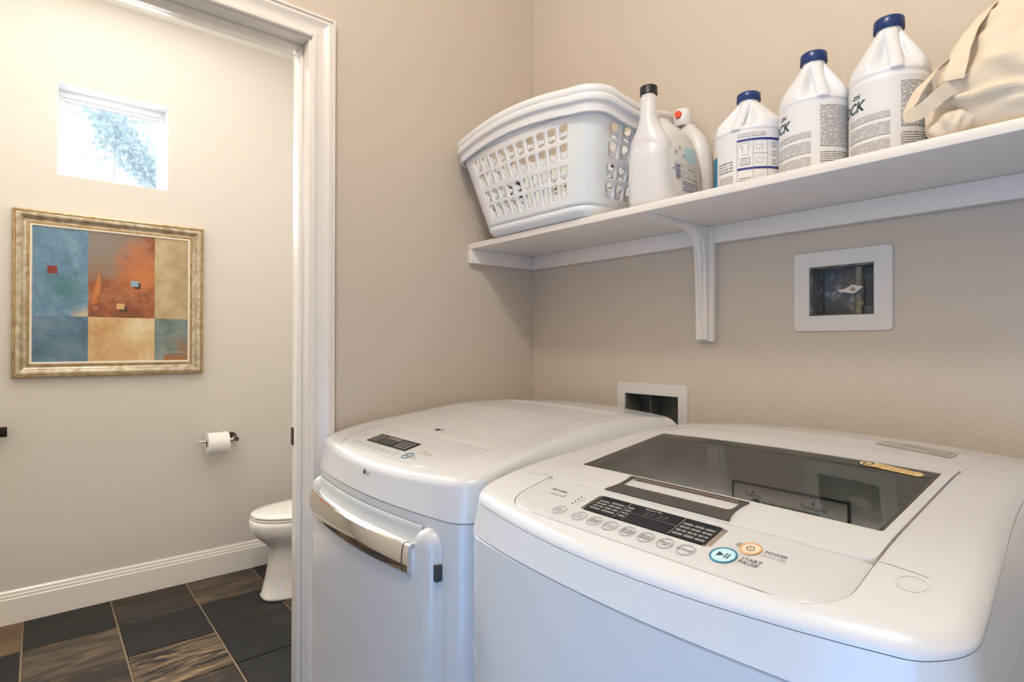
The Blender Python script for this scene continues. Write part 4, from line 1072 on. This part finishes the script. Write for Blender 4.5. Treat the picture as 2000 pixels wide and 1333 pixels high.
for z in [0.0, 0.003, 0.006, 0.012, 0.02, 0.035, 0.05, 0.065, 0.08, 0.095, 0.11, 0.125, 0.145, 0.155, 0.165, 0.175, 0.185, 0.193, 0.200, 0.206, 0.212, 0.216, 0.220]:
    hw, y0, y1 = det_ring(z)
    p = 3.0 if z < 0.14 else 3.0 - (z - 0.14) / 0.08 * 0.9
    ring = superring(0.660, (y0 + y1) / 2, zb + z, hw, (y1 - y0) / 2, max(2, p), 72)
    # shallow concave label field on the +X side
    if 0.018 < z < 0.175:
        for v in ring:
            e = math.sin(PI * (z - 0.018) / 0.157) ** 0.35
            wy = max(0.0, 1 - (abs(v.y + 0.165) / 0.078) ** 4)
            if v.x > 0.66: v.x -= 0.0055 * e * wy
    rl.append(ring)
db = rings('body', rl, M_hdpe, dt, True, cap0=True, cap1=True)
nk = []
for z, r, ry_, yc in ((0.100, 0.050, 0.030, -0.225), (0.126, 0.0510, 0.033, -0.2255), (0.142, 0.0515, 0.0345, -0.226), (0.157, 0.0470, 0.0335, -0.2275), (0.172, 0.0375, 0.030, -0.229), (0.186, 0.0285, 0.0255, -0.2305), (0.198, 0.0232, 0.0225, -0.2318), (0.212, 0.0203, 0.0203, -0.2325), (0.235, 0.0185, 0.0185, -0.2325), (0.2625, 0.0175, 0.0175, -0.2325)):
    nk.append(superring(0.660, yc, zb + z, r, ry_, 2.2, 56))
rings('neck', nk, M_hdpe, dt, True, cap1=True)
rlc = [[Vector((0.660 + r * math.cos(2 * PI * k / 40), -0.2325 + r * math.sin(2 * PI * k / 40), zb + z)) for k in range(40)] for z, r in ((0.2625, 0.0195), (0.2635, 0.0205), (0.267, 0.0200), (0.281, 0.0200), (0.2825, 0.0185))]
rings('cap', rlc, M_bcap, dt, 40, cap0=True, cap1=True)
def labm(off=0.0012):
    def f(u, v):      # u along +Y measured from y=-0.165, v height above base
        y = -0.165 + u; hw, y0, y1 = det_ring(v)
        cyy, ry = (y0 + y1) / 2, (y1 - y0) / 2; p = 3.0
        q = max(0.0, 1 - abs((y - cyy) / ry) ** p) ** (1 / p)
        x = 0.660 + hw * q
        e = math.sin(PI * min(1, max(0, (v - 0.018) / 0.157))) ** 0.35
        wy = max(0.0, 1 - (abs(y + 0.165) / 0.078) ** 4)
        return Vector((x - 0.0055 * e * wy + off, y, zb + v))
    return f
lm = labm()
lo = [( 0.066 * math.cos(a) * (1 if abs(math.cos(a)) < .2 else 1), 0.0) for a in [0]]
# label with a rounded top
N = 36; ring_o = []
for k in range(N):
    a = 2 * PI * k / N; c, s_ = math.cos(a), math.sin(a); p = 3.2
    ring_o.append((0.064 * abs(c) ** (2 / p) * (1 if c > 0 else -1), 0.094 + 0.068 * abs(s_) ** (2 / p) * (1 if s_ > 0 else -1)))
M_lab2 = mat('greyish_label', (0.74, 0.71, 0.68), 0.4)
rl = [[labm(0.0009)(x * q, 0.094 + (z - 0.094) * q) for x, z in ring_o] for q in (1, 0.75, 0.5, 0.25, 0.01)]
dl = rings('label', rl, M_lab2, dt, True, cap1=True, label='pale back label with barcode')
patch('printed_block', lm, -0.002, 0.048, 0.112, 0.148, M_cyanL, dl, 8, 4)
lm2 = labm(0.0016)
patch('printed_block', lm2, -0.022, 0.052, 0.070, 0.086, MP_gry, dl, 12, 1)
patch('printed_block', lm2, -0.016, 0.054, 0.040, 0.064, MP_navy, dl, 12, 1)
patch('printed_block', lm2, -0.044, -0.006, 0.096, 0.104, MP_gry, dl, 6, 1)
patch('printed_block', lm2, 0.004, 0.044, 0.092, 0.106, MP_gry, dl, 6, 1)
M_bar = mat('barcode_print', (0.10, 0.09, 0.22), 0.5)
for k in range(9):
    z0 = 0.0640 + 0.0038 * k; patch('barcode_bar', lm2, -0.040, -0.023, z0, z0 + (0.0022 if k % 3 else 0.0012), M_bar, dl, 3, 1)
for (u, v, rr_) in ((-0.036, 0.126, 0.0050), (-0.020, 0.138, 0.0048), (-0.008, 0.120, 0.0045), (-0.046, 0.086, 0.0040)):
    N = 16
    rings('printed_icon', [[lm2(u + q * math.cos(2 * PI * k / N), v + q * math.sin(2 * PI * k / N)) for k in range(N)] for q in (rr_, rr_ * 0.72)], M_inkg, dl)
    patch('printed_icon', lm2, u - rr_ * 0.35, u + rr_ * 0.35, v - rr_ * 0.3, v + rr_ * 0.35, M_inkg, dl, 1, 1)

# bottle with the red press tap behind it
rt_ = thing('press_tap_bottle', 'white bottle with orange-red tap button, behind the black-capped bottle', 'bottle', (0.640, -0.045, zb))
rl = []
for z, rx, ry in ((0, .058, .030), (.004, .063, .034), (.02, .0665, .036), (.10, .0665, .036), (.15, .064, .035), (.185, .057, .033), (.21, .045, .029), (.228, .030, .024), (.236, .0215, .0205), (.243, .0205, .0205)):
    rl.append(superring(0.640, -0.041, zb + z, rx, ry * 0.83, 2.5, 56))
rings('body', rl, M_hdpe, rt_, True, cap0=True, cap1=True)
rl = [superring(0.628, -0.047, zb + z, r, r, 2.2, 40) for z, r in ((.2435, .0215), (.245, .0225), (.262, .0222), (.284, .0205), (.287, .018))]
cp_ = rings('cap', rl, M_jug, rt_, 50, cap0=True, cap1=True)
bm = bmesh.new(); cyl(bm, (0.6295, -0.0655, zb + .270), (0.6320, -0.0745, zb + .270), 0.0095, 0.0085, 24); bm_obj('press_button', bm, M_red, cp_, 40, label='orange-red press button')

# ================================================================ COTTON BAG
bg = thing('cotton_tote_bag', 'crumpled cream cotton tote bag with strap handles, at the right end of shelf', 'bag', (1.36, -0.15, SZ1 + 0.001))
def bag_point(th, ph):
    # th around, ph 0 bottom .. 1 top
    c, s = math.cos(th), math.sin(th)
    prof = [(0, 0.84), (0.05, 0.95), (0.16, 1.0), (0.36, 0.97), (0.58, 0.84), (0.76, 0.66), (0.90, 0.42), (0.97, 0.20), (1.0, 0.02)]
    w = interp(ph, [a for a, _ in prof], [b for _, b in prof])
    p = 2.4
    x = 0.185 * abs(c) ** (2 / p) * (1 if c > 0 else -1) * w; y = 0.128 * abs(s) ** (2 / p) * (1 if s > 0 else -1) * w
    z = 0.248 * ph
    x += 0.015 * ph
    P_ = Vector((1.376 + x, -0.150 + y, SZ1 + 0.001 + z))
    env = min(1, ph * 5)
    n1 = noise.noise(Vector((x * 10, y * 10, z * 8)) + Vector((3, 1, 2)))
    n2 = noise.noise(Vector((x * 26 + z * 14, y * 26 - z * 10, z * 16)) + Vector((7, 4, 2)))
    n4 = 1 - abs(noise.noise(Vector((x * 18 + z * 22 + n1 * 1.5, y * 18 + z * 8, z * 12 - x * 10)) + Vector((1, 9, 5)))) * 2.2   # creases
    n3 = math.sin(th * 6 + z * 22 + 4 * n1)
    d = Vector((c, s, 0.15))
    P_ += d * env * (0.020 * n1 + 0.009 * n2 + 0.0045 * n3 + 0.014 * n4)
    P_.y = min(P_.y, -0.012)
    P_.z = max(P_.z, SZ1 + 0.001)
    return P_
rl = []
for i in range(49):
    ph = (i / 48) ** 1.0
    rl.append([bag_point(2 * PI * k / 128, ph) for k in range(128)])
rings('body', rl, M_canvas, bg, True, cap0=True, cap1=True)
def ribbon(name, pts, w, m, parent, up=None, th=0.0016, sub=8):
    """flat strap along a smooth 3D path; pts = [(x,y,z, (wx,wy,wz))] width direction given per point"""
    P_, D = [], []
    n = len(pts)
    def cr(a, b, c, d, t): return 0.5 * ((2 * b) + (-a + c) * t + (2 * a - 5 * b + 4 * c - d) * t * t + (-a + 3 * b - 3 * c + d) * t ** 3)
    V_ = [Vector(p[:3]) for p in pts]; Wd = [Vector(p[3]) for p in pts]
    for i in range(n - 1):
        for k in range(sub):
            t = k / sub; g_ = [max(0, i - 1), i, i + 1, min(n - 1, i + 2)]
            P_.append(cr(*[V_[q] for q in g_], t)); D.append(Wd[i].lerp(Wd[i + 1], t))
    P_.append(V_[-1]); D.append(Wd[-1])
    rl = []
    for i, p in enumerate(P_):
        tan = (P_[min(i + 1, len(P_) - 1)] - P_[max(0, i - 1)]).normalized()
        d = (D[i] - tan * D[i].dot(tan)).normalized(); nn = tan.cross(d)
        wv = 0.0008 * math.sin(i * 0.9)
        rl.append([p + d * w / 2 + nn * (th / 2 + wv), p + d * w * 0.0 + nn * (th * 0.8 + wv), p - d * w / 2 + nn * (th / 2 + wv), p - d * w / 2 - nn * (th / 2 - wv), p + d * w / 2 - nn * (th / 2 - wv)])
    return rings(name, rl, m, parent, 40, True, True)
wdn = (0.85, 0.3, 0.35)
# outer strap: from the top, down the left to a loop hanging beside the bag, back up
ribbon('strap', [(1.345, -0.150, 1.832, (0.5, 0.2, 0.9)), (1.300, -0.165, 1.812, (0.4, 0.1, 0.9)), (1.262, -0.200, 1.776, (0.5, -0.2, 0.75)), (1.240, -0.235, 1.725, (0.7, -0.3, 0.5)),
                 (1.213, -0.262, 1.690, (0.8, -0.3, 0.45)), (1.190, -0.268, 1.655, (0.8, -0.3, 0.4)), (1.186, -0.272, 1.634, (0.5, -0.3, 0.8)), (1.206, -0.278, 1.634, (0.2, -0.3, 0.9)), (1.234, -0.280, 1.652, (0.3, -0.2, 0.9)), (1.262, -0.272, 1.662, (0.3, -0.2, 0.9))], 0.022, M_strap, bg)
# inner strap running over the belly
ribbon('strap', [(1.300, -0.170, 1.815, (0.8, 0.2, 0.3)), (1.272, -0.205, 1.788, (0.8, -0.2, 0.4)), (1.258, -0.252, 1.740, (0.85, -0.2, 0.3)), (1.252, -0.278, 1.700, (0.9, -0.1, 0.3)), (1.246, -0.286, 1.664, (0.9, 0, 0.2))], 0.026, M_strap, bg)
# the knotted bottom corner
rl = []
for i in range(25):
    a = i / 24; zz = SZ1 + 0.0025 + 0.040 * a; w = math.sin(PI * min(1, a * 0.92 + 0.08)) ** 0.5
    ring = []
    for k in range(40):
        th = 2 * PI * k / 40; rr_ = (0.026 * w) * (1 + 0.16 * math.sin(5 * th + 6 * a) + 0.10 * math.sin(9 * th - 4 * a))
        ring.append(Vector((1.232 + 0.008 * a + rr_ * math.cos(th), -0.252 + rr_ * 0.75 * math.sin(th), zz)))
    rl.append(ring)
rings('corner_fold', rl, M_canvas, bg, True, cap0=True, cap1=True)

# ================================================================ BATHROOM
# --- painting
pf = thing('framed_painting', 'framed abstract painting of blue, orange and cream blocks below the window', 'painting', (WX + 0.001, -1.027, 1.111))
FY0, FY1, FZ0, FZ1 = -1.414, -0.6404, 1.1114, 1.8841
CY0, CY1, CZ0, CZ1 = -1.343, -0.7025, 1.181, 1.819
def frame_ring(name, prof, m):
    """prof: list of (inset from the outer edge, height off wall)"""
    rl = []
    for ins, h in prof:
        rl.append([Vector((WX + 0.001 + h, y, z)) for y, z in ((FY0 + ins, FZ0 + ins), (FY1 - ins, FZ0 + ins), (FY1 - ins, FZ1 - ins), (FY0 + ins, FZ1 - ins))])
    bm = bmesh.new(); vv = [[bm.verts.new(p) for p in r_] for r_ in rl]
    for k in range(len(rl) - 1):
        for j in range(4): bm.faces.new((vv[k][j], vv[k][(j + 1) % 4], vv[k + 1][(j + 1) % 4], vv[k + 1][j]))
    bmesh.ops.recalc_face_normals(bm, faces=bm.faces)
    if sum(f_.normal.x for f_ in bm.faces) < 0: bmesh.ops.reverse_faces(bm, faces=bm.faces)
    return bm_obj(name, bm, m, pf, 20)
frame_ring('frame', [(0.0, 0.0), (0.0, 0.028), (0.004, 0.034), (0.010, 0.035), (0.0125, 0.031)], M_frameg)
frame_ring('frame_moulding', [(0.0125, 0.031), (0.018, 0.033), (0.027, 0.031), (0.034, 0.025), (0.039, 0.0185), (0.045, 0.0150), (0.051, 0.0145)], M_frame)
frame_ring('gilt_band', [(0.051, 0.0145), (0.053, 0.0175), (0.058, 0.018), (0.0605, 0.0145)], M_frameg)
frame_ring('fillet', [(0.0605, 0.0145), (0.062, 0.0165), (0.068, 0.016), (0.0715, 0.008)], M_framel)
xc = WX + 0.0085
cv = box('canvas', WX + 0.002, xc, FY0 + 0.05, FY1 - 0.05, FZ0 + 0.05, FZ1 - 0.05, mat('canvas_ground', (0.5, 0.4, 0.28), 0.7), pf)
def prect(name, y0, y1, z0, z1, m, lift=0.0004, label=None):
    return pyd(name, [(xc + lift, y0, z0), (xc + lift, y1, z0), (xc + lift, y1, z1), (xc + lift, y0, z1)], [(0, 1, 2, 3)], m, cv, label=label)
Y1_, Y2_, ZM = -1.136, -0.861, 1.398
PB = paint_mat('paint_blue', (0.085, 0.18, 0.25), (0.13, 0.26, 0.38), (0.24, 0.37, 0.47), 11, 1, [((0, -0.125, 0.290), 0.0, 0.07, (0.55, 0.47, 0.32)), ((0, -0.20, 0.42), 0.0, 0.10, (0.07, 0.19, 0.22))])
PB2 = paint_mat('paint_deep_blue', (0.06, 0.115, 0.15), (0.10, 0.19, 0.27), (0.19, 0.28, 0.36), 6)
PO = paint_mat('paint_orange', (0.16, 0.045, 0.018), (0.34, 0.10, 0.028), (0.42, 0.20, 0.10), 9, 1.0,
               [((0, -0.085, 0.70), 0.10, 0.26, (0.27, 0.225, 0.19)), ((0, 0.110, 0.50), 0.03, 0.13, (0.56, 0.18, 0.05)), ((0, -0.050, 0.52), 0.0, 0.07, (0.26, 0.19, 0.13)), ((0, 0.085, 0.60), 0.0, 0.09, (0.50, 0.17, 0.06)), ((0, 0.05, 0.30), 0.0, 0.09, (0.20, 0.055, 0.02))])
POH = paint_mat('paint_bright_orange', (0.42, 0.11, 0.025), (0.60, 0.19, 0.05), (0.55, 0.21, 0.08), 8)
PG = paint_mat('paint_grey_rust', (0.20, 0.12, 0.08), (0.24, 0.19, 0.155), (0.32, 0.28, 0.25), 9)
PC = paint_mat('paint_cream', (0.42, 0.30, 0.15), (0.52, 0.39, 0.21), (0.62, 0.49, 0.29), 8)
PY = paint_mat('paint_ochre', (0.56, 0.32, 0.12), (0.66, 0.43, 0.19), (0.74, 0.58, 0.34), 6, 1, [((0, 0.10, 0.25), 0.0, 0.11, (0.85, 0.72, 0.46))])
PT = paint_mat('paint_teal_grey', (0.10, 0.13, 0.11), (0.17, 0.23, 0.22), (0.28, 0.33, 0.31), 8, 1, [((0, 0.30, 0.13), 0.0, 0.09, (0.30, 0.17, 0.08))])
PR = mat('paint_rust', (0.36, 0.13, 0.035), 0.5, var=((0.25, 0.14, 0.07), 30, 0.4, 0.6))
prect('painted_block', CY0, Y1_, ZM, CZ1, PB); prect('painted_block', CY0, Y1_, CZ0, ZM, PB2)
prect('painted_block', Y1_, Y2_, ZM, CZ1, PO); prect('painted_block', Y1_, Y2_, CZ0, ZM, PY)
prect('painted_block', Y2_, CY1, ZM, CZ1, PC); prect('painted_block', Y2_, CY1, CZ0, ZM, PT)
def blob(name, cy, cz, ry, rz, m, lift, seed, n=28, amp=0.25):
    rl = []
    for q in (1, 0.5, 0.02):
        rl.append([Vector((xc + lift, cy + q * ry * math.cos(2 * PI * k / n) * (1 + amp * noise.noise(Vector((math.cos(2 * PI * k / n) * 1.4, math.sin(2 * PI * k / n) * 1.4, seed)))),
                           cz + q * rz * math.sin(2 * PI * k / n) * (1 + amp * noise.noise(Vector((math.cos(2 * PI * k / n) * 1.4, math.sin(2 * PI * k / n) * 1.4, seed)))))) for k in range(n)])
    return rings(name, rl, m, cv, True, cap1=True)
pyd('painted_stroke', [(xc + 0.0009, y, z) for y, z in [(-1.093, 1.627), (-1.087, 1.55), (-1.100, 1.47), (-1.126, 1.455), (-1.118, 1.51), (-1.104, 1.57)]], [(0, 5, 4, 3, 2, 1)], POH, cv)
prect('painted_patch', -0.820, -0.712, CZ0 + .001, 1.212, PR, 0.0006)
prect('painted_square', -1.290, -1.253, 1.598, 1.634, mat('paint_red', (0.20, 0.022, 0.014), 0.5), 0.0012, 'small dark red painted square')
prect('painted_shadow', -0.950, -0.922, 1.545, 1.575, mat('paint_umber', (0.06, 0.025, 0.015), 0.5), 0.0008)
prect('painted_square', -0.964, -0.932, 1.556, 1.584, mat('paint_pale_blue', (0.24, 0.36, 0.44), 0.5), 0.0012, 'small pale blue painted square')
prect('painted_shadow', -1.010, -0.978, 1.428, 1.455, mat('paint_umber_dark', (0.06, 0.03, 0.015), 0.5), 0.0008)
prect('painted_square', -1.023, -0.990, 1.440, 1.468, mat('paint_ochre_light', (0.58, 0.34, 0.14), 0.5), 0.0012, 'small ochre painted square')
rings('painted_ring', [[Vector((xc + 0.0012, -1.107 + q * math.cos(2 * PI * k / 16), 1.441 + q * math.sin(2 * PI * k / 16))) for k in range(16)] for q in (0.009, 0.0055)], PC, cv)
# artist's scribble bottom right
pts_s = [(0, 0), (.006, .02), (.009, .0), (.016, .003), (.02, .012), (.024, .0), (.032, .011), (.034, .001), (.042, .010), (.05, .001), (.055, .011), (.06, .001), (.066, .011), (.072, .001), (.08, .009), (.088, -.002), (.096, .004)]
a = []; b = []
for y, z in pts_s: a.append(Vector((xc + 0.0013, -0.818 + y, 1.219 + z))); b.append(Vector((xc + 0.0013, -0.818 + y + 0.0010, 1.219 + z + 0.0022)))
rings('signature', [a, b], mat('paint_signature', (0.66, 0.52, 0.35), 0.6), cv, closed=False)

# --- toilet
tl = thing('toilet', 'white porcelain toilet with closed lid, partly hidden by the door casing', 'toilet', (-1.50, -0.15, 0.001))
TC = -1.50
def tring(z, hw, y0, y1, p=2.3, n=56, egg=0.12):
    r_ = []
    for k in range(n):
        a = 2 * PI * k / n; c, s = math.cos(a), math.sin(a)
        y = (y0 + y1) / 2 + (y1 - y0) / 2 * abs(s) ** (2 / p) * (1 if s > 0 else -1)
        f_ = (y - y0) / (y1 - y0)
        w = hw * (1 - egg * (1 - f_) ** 2)
        r_.append(Vector((TC + w * abs(c) ** (2 / p) * (1 if c > 0 else -1), y, z)))
    return r_
sec = [(0.001, .112, -.462, .03, 3.0), (0.012, .113, -.464, .03, 3.0), (0.020, .107, -.457, .03, 3.0), (0.10, .100, -.440, .03, 2.8), (0.18, .096, -.425, .03, 2.7), (0.235, .100, -.420, .03, 2.5), (0.265, .118, -.440, .02, 2.3),
       (0.29, .143, -.468, .0, 2.2), (0.32, .168, -.500, .0, 2.2), (0.345, .180, -.514, .0, 2.2), (0.375, .184, -.518, .0, 2.2), (0.392, .183, -.515, .0, 2.2), (0.397, .178, -.510, .0, 2.2)]
rings('bowl', [tring(z, w, a, b_, p) for z, w, a, b_, p in sec], M_porc, tl, True, cap0=True, cap1=True)
rings('seat', [tring(z, w, a, b_, 2.2) for z, w, a, b_ in ((0.3975, .176, -.506, -.02), (0.400, .180, -.510, -.02), (0.408, .180, -.510, -.02), (0.4105, .176, -.506, -.02))], M_porc, tl, 40, cap0=True, cap1=True)
ld_ = rings('lid', [tring(z, w, a, b_, 2.2) for z, w, a, b_ in ((0.4125, .174, -.503, -.02), (0.4145, .180, -.509, -.02), (0.421, .180, -.509, -.02), (0.426, .172, -.500, -.03), (0.428, .13, -.45, -.08), (0.429, .04, -.32, -.18))], M_porc, tl, 40, cap0=True, cap1=True)
boxes('bumper', [(TC - 0.06, TC + 0.06, -0.497, -0.489, 0.4103, 0.4127)], M_gap, tl)
box('tank', TC - 0.21, TC + 0.21, 0.035, 0.215, 0.39, 0.74, M_porc, tl, bev=0.02)
box('tank_lid', TC - 0.22, TC + 0.22, 0.025, 0.222, 0.741, 0.772, M_porc, tl, bev=0.008)
box('flush_lever', TC - 0.19, TC - 0.11, 0.018, 0.034, 0.66, 0.675, M_chrome, tl, bev=0.004)

# --- toilet paper + holder
HXp = -1.872
hp = thing('toilet_paper_holder', 'chrome toilet paper holder mounted on the bathroom wall left of toilet', 'paper holder', (WX, -0.57, 0.745))
bm = bmesh.new(); cyl(bm, (HXp, -0.668, 0.752), (HXp, -0.490, 0.752), 0.0065, n=16); bm_obj('bar', bm, M_chrome, hp, 40)
bm = bmesh.new(); cyl(bm, (HXp, -0.672, 0.752), (HXp, -0.664, 0.752), 0.0095, 0.0085, 16); bm_obj('end_knob', bm, M_chrome, hp, 40)
bm = bmesh.new(); cyl(bm, (HXp + 0.014, -0.490, 0.752), (WX + 0.008, -0.490, 0.752), 0.0125, 0.0125, 20); cyl(bm, (WX + 0.010, -0.490, 0.752), (WX + 0.0005, -0.490, 0.752), 0.024, 0.026, 24)
bm_obj('post', bm, mat('dark_chrome', (0.10, 0.095, 0.085), 0.15, 0.9), hp, 40, label='dark chrome wall post')
rp = thing('toilet_paper_roll', 'white toilet paper roll on the chrome bar, left of toilet', 'toilet paper', (HXp, -0.575, 0.690))
def tube_y(name, cx, cz, ro, ri, y0, y1, m, parent, n=40):
    def rg(r, y): return [Vector((cx + r * math.cos(2 * PI * k / n), y, cz + r * math.sin(2 * PI * k / n))) for k in range(n)]
    return rings(name, [rg(ri, y0), rg(ro - .002, y0), rg(ro, y0 + .002), rg(ro, y1 - .002), rg(ro - .002, y1), rg(ri, y1), rg(ri, y0)], m, parent, 40)
tube_y('paper', HXp, 0.752 - 0.0135, 0.0565, 0.0205, -0.633, -0.530, M_paper, rp)
tube_y('core', HXp, 0.752 - 0.0135, 0.0203, 0.0190, -0.6335, -0.5295, M_card, rp, 24)

# --- dark towel bar end at the very left
tb = thing('towel_bar', 'dark flat towel bar end on the wall, cut by the left picture edge', 'towel bar', (WX, -1.70, 0.87))
box('bar', WX + 0.045, WX + 0.060, -1.90, -1.425, 0.853, 0.897, M_oil, tb, bev=0.002)
for y in (-1.46, -1.86): box('post', WX + 0.0005, WX + 0.0455, y - 0.012, y + 0.012, 0.866, 0.886, M_oil, tb, bev=0.002)

# --- tree outside the bathroom window
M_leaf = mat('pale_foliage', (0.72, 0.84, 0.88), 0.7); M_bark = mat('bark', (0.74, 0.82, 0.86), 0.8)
tr = thing('garden_tree', 'pale blurred tree branches outside the bathroom window', 'tree', (-5.6, 0.0, -0.2))
bm = bmesh.new()
cyl(bm, (-5.6, 0.35, -0.2), (-5.58, 0.10, 2.4), 0.13, 0.09, 12); cyl(bm, (-5.58, 0.10, 2.38), (-5.55, -0.38, 2.98), 0.09, 0.045, 10); cyl(bm, (-5.55, -0.38, 2.97), (-5.5, -0.92, 3.72), 0.045, 0.012, 8)
cyl(bm, (-5.54, -0.55, 3.2), (-5.5, -1.15, 3.42), 0.016, 0.006, 8); cyl(bm, (-5.56, -0.25, 2.85), (-5.5, -1.20, 2.78), 0.014, 0.006, 8); cyl(bm, (-5.54, -0.72, 3.40), (-5.5, -0.74, 2.85), 0.010, 0.005, 8)
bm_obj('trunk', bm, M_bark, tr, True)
rl_ = random.Random(5); vs = []; fs = []
for k in range(1500):
    f_ = rl_.random(); sg = 0.05 + 0.09 * f_
    c = Vector((-5.53 + rl_.gauss(0, .15), -0.36 - 0.52 * f_ + rl_.gauss(0, sg), 2.96 + 0.66 * f_ + rl_.gauss(0, sg)))
    d1 = Vector((rl_.gauss(0, 1), rl_.gauss(0, 1), rl_.gauss(0, 1))).normalized() * 0.034; d2 = d1.cross(Vector((rl_.random(), rl_.random(), rl_.random()))).normalized() * 0.016
    b0 = len(vs); vs += [c - d1, c + d2, c + d1, c - d2]; fs.append((b0, b0 + 1, b0 + 2, b0 + 3))
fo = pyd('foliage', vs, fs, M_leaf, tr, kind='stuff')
